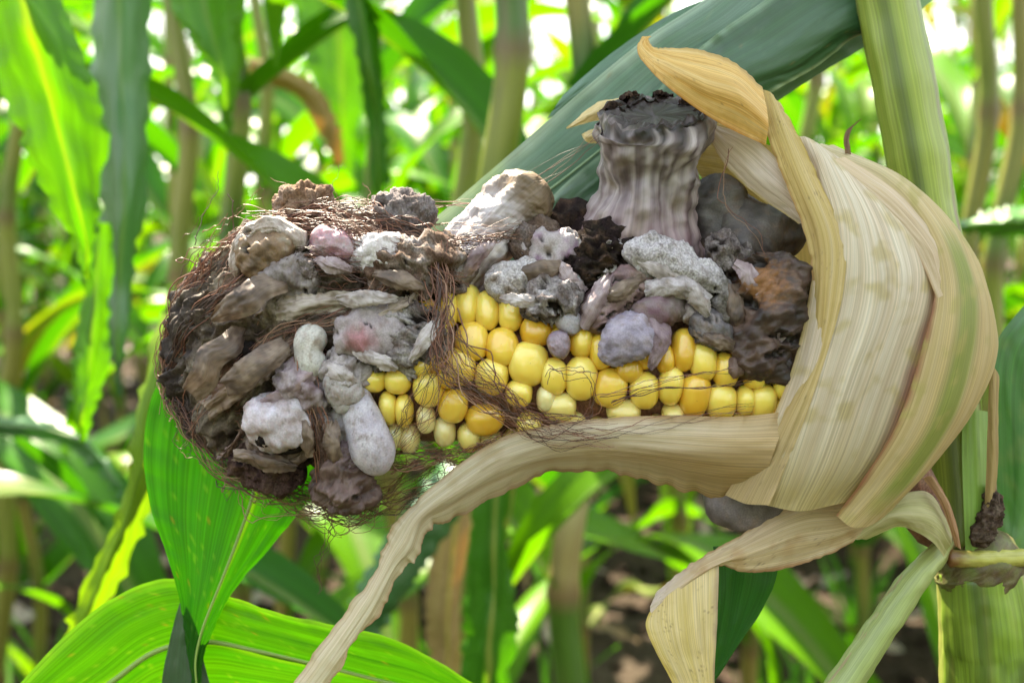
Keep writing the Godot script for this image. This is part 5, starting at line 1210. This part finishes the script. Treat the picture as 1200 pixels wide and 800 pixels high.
# ------------------------------------------------------------------ the plant that bears it
func make_bearer() -> void:
	var f := ear_frame()
	var t := thing("maize_plant", "maize plant with the thick pale green stem that bears the smutted ear", "maize plant", f)
	var g1 := Color(0.20, 0.27, 0.06)
	var g2 := Color(0.25, 0.32, 0.09)
	# upper stem, grooved; lower stem in its sheath; the node between them
	var stem_cols := func(u: float, v: float, _q: Vector3) -> Color:
		return Color.WHITE
	var stripe := func(t_: float, a: float, q: Vector3) -> Color:
		var n := n01(nf.get_noise_2d(a * 17.0, t_ * 5.0), 1.8)
		var c := ramp([Color(0.108, 0.152, 0.012), Color(0.181, 0.249, 0.022), Color(0.243, 0.316, 0.04), Color(0.289, 0.344, 0.056)], n)
		c = c.lerp(Color(0.149, 0.098, 0.03), 0.55 * smoothstep(0.25, 0.6, nz.get_noise_3d(a * 60.0, t_ * 12.0, 7.0)))
		c = c.lerp(Color(0.16, 0.07, 0.03), 0.7 * smoothstep(0.16, 0.05, absf(a - 3.85 + 0.1 * nz.get_noise_2d(t_ * 60.0, 3.0))) * n01(nf.get_noise_2d(t_ * 120.0, a * 6.0), 2.5))
		c = c.lerp(Color(0.06, 0.09, 0.015), 0.6 * smoothstep(0.22, 0.05, absf(a - 5.25)))
		return c
	part(t, "stem", loft([[960, -420, -70, 30], [1000, -200, -62, 33], [1040, 0, -56, 36], [1078, 200, -54, 36], [1105, 380, -54, 35], [1120, 540, -52, 35], [1128, 648, -50, 38]], {"seg": 64, "rings": 90, "round0": 0.0, "round1": 0.02, "folds": [3, 0.03], "bumps": [[0.6, 3.0]], "seed": 3.0, "cols": stripe}), M.stalk, "pale green grooved upper stem")
	part(t, "stem", loft([[960, -3400, -60, 12], [950, -1800, -70, 22], [955, -900, -72, 27], [960, -400, -70, 31]], {"seg": 24, "rings": 40, "round0": 0.02, "round1": 0.0, "seed": 4.0, "cols": stripe}), M.stalk)
	part(t, "stem", loft([[1150, 660, -40, 50], [1158, 740, -44, 56], [1162, 820, -46, 57], [1168, 1200, -50, 56], [1172, 2400, -54, 58], [1172, 4000, -54, 62]], {"seg": 64, "rings": 120, "round0": 0.015, "round1": 0.0, "folds": [3, 0.06], "bumps": [[0.5, 4.0]], "seed": 5.0,
		"cols": func(t_, a, q):
			var c: Color = stripe.call(t_ * 6.0, a, q)
			c = c * Color(0.72, 0.86, 0.6)
			return c.lerp(Color(0.30, 0.27, 0.08), smoothstep(0.2, 0.5, nz.get_noise_2d(a * 40.0, 9.0)))}), M.stalk, "thicker green lower stem wrapped in its sheath")
	part(t, "stem_node", loft([[1122, 632, -46, 34], [1136, 648, -42, 46], [1146, 662, -40, 52], [1150, 676, -40, 50], [1152, 690, -42, 44]], {"seg": 48, "rings": 40, "round0": 0.1, "round1": 0.1, "bumps": [[2.5, 3.5], [9.0, 1.5, nf]], "seed": 6.0, "cols": mottled([Color(0.08, 0.05, 0.02), Color(0.15, 0.14, 0.04), Color(0.15, 0.20, 0.04)], 2.2, 6.0)}), M.gall, "brown crusted stem node")
	part(t, "leaf_sheath", sheet([[[1128, 480, -6], [1142, 480, -2], [1158, 482, -10]], [[1128, 540, -4], [1143, 540, 0], [1160, 542, -8]], [[1130, 600, -2], [1144, 600, 2], [1158, 600, -6]], [[1132, 646, -4], [1142, 648, 0], [1152, 646, -4]]], {"nu": 16, "nv": 40, "ridge": 0.6, "rc": 4.0, "seed": 21.0, "cols": husk_cols([Color(0.16, 0.30, 0.04), Color(0.26, 0.42, 0.07)], {"seed": 21.0})}), M.stalk, "bright green sheath strip beside the husk")
	part(t, "leaf_stub", loft([[1108, 654, 0, 10], [1140, 655, 2, 10], [1180, 654, 0, 10], [1230, 652, -6, 11]], {"seg": 24, "rings": 40, "round0": 0.06, "round1": 0.0, "bumps": [[4.0, 1.5]], "seed": 22.0, "cols": func(t_, a, q): return Color(0.16, 0.06, 0.02).lerp(Color(0.42, 0.40, 0.09), smoothstep(0.02, 0.4, t_ + 0.1 * nf.get_noise_2d(a * 20.0, t_ * 60.0)))}), M.stalk, "yellow-green side stalk leaving the node")
	part(t, "leaf_stub", loft([[1116, 630, -22, 9], [1096, 652, 2, 13], [1078, 672, 14, 15], [1052, 708, 22, 17], [1020, 756, 30, 18], [985, 808, 38, 19], [930, 890, 50, 20]], {"seg": 28, "rings": 50, "round0": 0.05, "round1": 0.0, "bumps": [[1.5, 2.0]], "seed": 23.0, "cols": func(t_, a, q): return ramp([Color(0.22, 0.13, 0.05), Color(0.30, 0.34, 0.10), Color(0.33, 0.38, 0.13), Color(0.30, 0.36, 0.12)], t_ * 2.0 + 0.4 * nf.get_noise_2d(a * 30.0, t_ * 20.0))}), M.stalk, "green side stalk pointing down from the node")
	part(t, "dry_strip", sheet([[[1058, 672, 20], [1054, 678, 22], [1050, 684, 20]], [[1040, 706, 26], [1034, 712, 30], [1028, 716, 28]], [[1016, 745, 34], [1006, 756, 40], [1000, 760, 38]], [[990, 782, 40], [974, 800, 46], [966, 806, 44]], [[950, 840, 44], [930, 860, 50], [920, 866, 48]]], {"nu": 14, "nv": 40, "wave": 3.0, "seed": 24.0, "cols": husk_cols([Color(0.42, 0.34, 0.18), Color(0.56, 0.48, 0.30)], {"seed": 24.0})}), M.husk, "dry pale edge along the lower side stalk")
	part(t, "dry_debris", loft([[1160, 566, 0, 5], [1164, 590, 4, 11], [1158, 612, 6, 13], [1148, 630, 8, 11], [1140, 640, 8, 5]], {"seg": 36, "rings": 36, "bumps": [[5.0, 6.0], [12.0, 3.0, nf]], "seed": 25.0, "cols": mottled([Color(0.04, 0.028, 0.02), Color(0.12, 0.085, 0.06), Color(0.24, 0.19, 0.14)], 4.0, 25.0)}), M.crust, "dark crumbly debris caught in the leaf axil")
	# the blue-green blade that rises behind the galls
	var blue := husk_cols([Color(0.075, 0.155, 0.10), Color(0.11, 0.205, 0.14), Color(0.17, 0.27, 0.20)], {"seed": 30.0, "fleck": Color(0.22, 0.28, 0.16), "edge0": Color(0.34, 0.44, 0.34), "stripe": [Color(0.40, 0.48, 0.32), 0.5, 0.05, -0.2, 1.2]})
	rib_leaf(t, 4.0, Color(0.16, 0.24, 0.12), 0.0, [
		[[1000, -190, -110], [1040, -150, -96], [1085, -80, -100], [1120, -20, -120]], [[900, -80, -100], [960, -30, -86], [1000, 10, -96], [1040, 40, -118]], [[838, -10, -92], [880, 40, -90], [930, 60, -100], [965, 84, -120]], [[758, 44, -84], [800, 90, -92], [850, 120, -100], [890, 135, -122]], [[680, 108, -78], [722, 160, -90], [770, 190, -100], [800, 205, -120]], [[600, 178, -70], [640, 225, -82], [690, 260, -96], [720, 280, -110]], [[530, 238, -62], [565, 275, -74], [600, 310, -86], [640, 340, -100]], [[484, 276, -56], [500, 300, -62], [520, 320, -70], [540, 340, -80]]],
		{"nu": 60, "nv": 90, "ridge": 0.50, "rc": 10.0, "wave": 3.0, "seed": 30.0, "edge": 3.0, "cols": blue}, M.leaf_blue, "broad blue-green leaf rising behind the galls")
	# second fold of the same shoot: darker, with a pale rim
	part(t, "leaf", sheet([
		[[1010, -60, -84], [1030, 0, -80], [1040, 60, -90]], [[930, -20, -72], [975, 30, -70], [1010, 42, -86]], [[868, 20, -66], [915, 70, -64], [952, 82, -82]], [[830, 48, -62], [862, 96, -60], [905, 108, -78]], [[790, 84, -64], [810, 130, -62], [850, 150, -76]], [[720, 165, -66], [740, 200, -66], [770, 225, -76]], [[655, 222, -66], [670, 250, -66], [690, 275, -74]], [[615, 268, -66], [630, 290, -68], [650, 305, -74]]],
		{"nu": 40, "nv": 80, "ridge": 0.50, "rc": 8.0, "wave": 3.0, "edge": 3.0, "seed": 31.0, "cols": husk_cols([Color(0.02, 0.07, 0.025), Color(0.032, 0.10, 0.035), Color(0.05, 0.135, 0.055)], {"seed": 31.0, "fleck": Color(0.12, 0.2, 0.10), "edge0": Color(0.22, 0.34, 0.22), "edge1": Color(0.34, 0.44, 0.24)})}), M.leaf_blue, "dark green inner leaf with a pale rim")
	part(t, "leaf", sheet([[[1020, -150, -140], [1000, -110, -130], [980, -70, -140]], [[900, -30, -140], [880, -10, -130], [865, 15, -140]], [[800, 10, -140], [780, 36, -130], [765, 60, -136]], [[720, 60, -140], [705, 86, -132], [695, 110, -136]], [[660, 110, -140], [650, 126, -134], [640, 140, -136]]], {"nu": 24, "nv": 50, "wave": 3.0, "seed": 32.0, "cols": husk_cols([Color(0.04, 0.12, 0.05), Color(0.07, 0.16, 0.075)], {"seed": 32.0})}), M.leaf_blue, "second blue-green blade behind the broad one")
	# the twisted leaf below the hairy tip
	var vein := Color(0.12, 0.27, 0.03)
	rib_leaf(t, 3.0, Color(0.20, 0.30, 0.06), 2.0, [
		[[560, 420, -150], [600, 470, -160], [640, 520, -170]], [[380, 370, -120], [430, 420, -140], [490, 480, -160]], [[240, 380, -86], [320, 440, -112], [410, 510, -140]], [[184, 450, -62], [305, 510, -98], [385, 560, -124]], [[168, 520, -52], [297, 575, -86], [350, 600, -106]], [[175, 590, -52], [278, 632, -76], [316, 642, -96]], [[195, 650, -56], [257, 686, -66], [274, 692, -80]], [[210, 705, -62], [238, 734, -60], [250, 738, -70]], [[217, 748, -66], [229, 772, -60], [238, 772, -64]], [[224, 790, -64], [230, 804, -60], [236, 800, -62]], [[228, 830, -62], [232, 836, -60], [236, 834, -62]]],
		{"nu": 60, "nv": 110, "ridge": 0.45, "rc": 9.0, "wave": 3.0, "edge": 3.0, "seed": 33.0, "cols": husk_cols([Color(0.018, 0.115, 0.008), Color(0.028, 0.145, 0.010), Color(0.04, 0.175, 0.012)], {"seed": 33.0, "fleck": Color(0.20, 0.34, 0.06), "stripe": [vein, 0.5, 0.025, -0.2, 1.2]})}, M.leaf, "twisted green leaf hanging below the hairy ear tip")
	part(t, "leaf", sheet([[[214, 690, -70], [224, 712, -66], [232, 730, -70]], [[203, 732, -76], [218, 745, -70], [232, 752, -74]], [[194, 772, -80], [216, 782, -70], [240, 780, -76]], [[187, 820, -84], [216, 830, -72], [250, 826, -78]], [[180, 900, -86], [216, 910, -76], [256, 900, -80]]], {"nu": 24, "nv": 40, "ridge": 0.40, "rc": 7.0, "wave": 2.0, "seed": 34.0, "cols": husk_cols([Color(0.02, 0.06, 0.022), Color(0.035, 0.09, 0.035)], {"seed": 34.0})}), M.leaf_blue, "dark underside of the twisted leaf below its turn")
	# the broad leaf along the bottom
	rib_leaf(t, 4.0, Color(0.20, 0.30, 0.06), 2.0, [
		[[10, 815, -92], [40, 850, -104], [70, 890, -150]], [[72, 748, -92], [120, 806, -104], [150, 866, -150]], [[130, 702, -92], [180, 764, -104], [200, 856, -150]], [[195, 678, -92], [240, 752, -104], [260, 856, -150]], [[260, 696, -92], [300, 762, -104], [320, 858, -150]], [[330, 718, -92], [370, 778, -104], [390, 862, -150]], [[400, 734, -92], [440, 796, -104], [460, 874, -150]], [[470, 752, -92], [515, 816, -104], [535, 890, -150]], [[560, 804, -92], [600, 860, -104], [620, 930, -150]], [[720, 905, -92], [750, 950, -104], [770, 1000, -150]], [[930, 1060, -92], [950, 1090, -104], [970, 1120, -150]], [[1120, 1220, -92], [1130, 1235, -104], [1140, 1250, -150]]],
		{"nu": 50, "nv": 150, "ridge": 0.45, "rc": 9.0, "wave": 4.0, "edge": 4.0, "seed": 35.0, "cols": husk_cols([Color(0.03, 0.14, 0.008), Color(0.05, 0.18, 0.010), Color(0.07, 0.21, 0.012)], {"seed": 35.0, "fleck": Color(0.26, 0.36, 0.08), "edge0": Color(0.12, 0.26, 0.05), "stripe": [vein, 0.5, 0.02, -0.2, 1.2]})}, M.leaf, "broad green leaf lying along the bottom, lit through by the sun")
	# the dark leaf at the right rim
	part(t, "leaf", sheet([[[1260, 300, -60], [1290, 330, -60], [1320, 360, -70]], [[1190, 370, -60], [1230, 400, -50], [1280, 430, -60]], [[1164, 420, -66], [1215, 450, -54], [1270, 480, -60]], [[1166, 520, -72], [1210, 540, -60], [1260, 560, -60]], [[1170, 600, -76], [1205, 610, -64], [1250, 620, -64]], [[1168, 650, -76], [1190, 655, -66], [1220, 660, -66]]], {"nu": 40, "nv": 60, "ridge": 0.50, "rc": 8.0, "wave": 3.0, "seed": 36.0, "cols": husk_cols([Color(0.025, 0.10, 0.02), Color(0.04, 0.14, 0.03), Color(0.06, 0.18, 0.04)], {"seed": 36.0, "blot": Color(0.30, 0.26, 0.10), "blot_k": 0.15})}), M.leaf_blue, "dark green leaf behind the stem")
	# upper leaves of the plant, out of the picture but shading the ear
	var inv := f.affine_inverse()
	var wide := leaf_mesh({"len": 0.62, "wid": 0.14, "a0": 1.35, "droop": 0.4, "twist": 0.0, "seed": 3.0, "col": Color(0.05, 0.18, 0.012), "rib": Color(0.18, 0.28, 0.06), "tip": Color(0.05, 0.18, 0.012)})
	for e in [[-1560, 2.24]]:
		part(t, "leaf", wide, M.leaf, "", inv * Transform3D(Basis(Vector3.UP, e[1]), f * (Cp(957, e[0], -70) * U)))
	for e in [[-330, 2.02, 6], [-470, 1.75, 8], [-620, 5.2, 7], [-900, 0.6, 0], [-1350, 3.6, 1], [-1800, 0.2, 2], [-2250, 3.1, 3], [-2700, 1.2, 4], [-3000, 4.4, 5]]:
		var q := Transform3D(Basis(Vector3.UP, e[1]), f * (Cp(955, e[0], -70) * U))
		part(t, "leaf", leaf_bank[e[2]], M.leaf, "", inv * q)

# ------------------------------------------------------------------ ready
func _ready() -> void:
	rng.seed = 20
	cam_basis = Basis(Vector3.RIGHT, deg_to_rad(PITCH))
	var cam := Camera3D.new()
	cam.name = "camera"
	add_child(cam)
	var ca := CameraAttributesPhysical.new()
	ca.frustum_focal_length = 12.0 / (400.0 * U / D0)
	ca.frustum_focus_distance = D0 - 80.0 * U
	ca.frustum_near = 0.02
	ca.frustum_far = 200.0
	ca.exposure_aperture = 11.0
	cam.attributes = ca
	cam.near = 0.02
	cam.far = 200.0
	cam.transform = Transform3D(cam_basis, EYE)
	cam.current = true
	var env := Environment.new()
	env.background_mode = Environment.BG_SKY
	var sky := Sky.new()
	var sm := ProceduralSkyMaterial.new()
	sm.sky_top_color = Color(0.78, 0.82, 0.89)
	sm.sky_horizon_color = Color(1.0, 0.97, 0.92)
	sm.sky_curve = 0.2
	sm.ground_bottom_color = Color(0.2, 0.17, 0.12)
	sm.ground_horizon_color = Color(0.5, 0.5, 0.45)
	sky.sky_material = sm
	env.sky = sky
	env.background_energy_multiplier = 0.62
	env.tonemap_mode = Environment.TONE_MAPPER_LINEAR
	env.tonemap_exposure = 6.6
	env.sdfgi_enabled = true
	env.ssao_enabled = true
	env.ssil_enabled = true
	var we := WorldEnvironment.new()
	we.name = "world_environment"
	we.environment = env
	add_child(we)
	var sun := DirectionalLight3D.new()
	sun.name = "sun"
	sun.light_energy = 1.6
	sun.light_color = Color(1.0, 0.95, 0.86)
	sun.light_angular_distance = 0.5
	sun.shadow_enabled = true
	add_child(sun)
	sun.look_at_from_position(Vector3(-0.30, 1.0, -0.62), Vector3.ZERO, Vector3.UP)

	for n in [nz, nr, nc, nf]: n.frequency = 0.02
	nz.noise_type = FastNoiseLite.TYPE_SIMPLEX_SMOOTH
	nz.fractal_octaves = 3
	nr.noise_type = FastNoiseLite.TYPE_SIMPLEX_SMOOTH
	nr.fractal_type = FastNoiseLite.FRACTAL_RIDGED
	nr.fractal_octaves = 3
	nr.seed = 4
	nc.noise_type = FastNoiseLite.TYPE_CELLULAR
	nc.fractal_octaves = 2
	nf.noise_type = FastNoiseLite.TYPE_SIMPLEX_SMOOTH
	nf.frequency = 0.08
	nf.fractal_octaves = 3
	nf.seed = 8
	make_materials()
	make_ground()
	make_field()
	make_near_leaves()
	make_floor_things()
	make_bearer()
	make_ear()
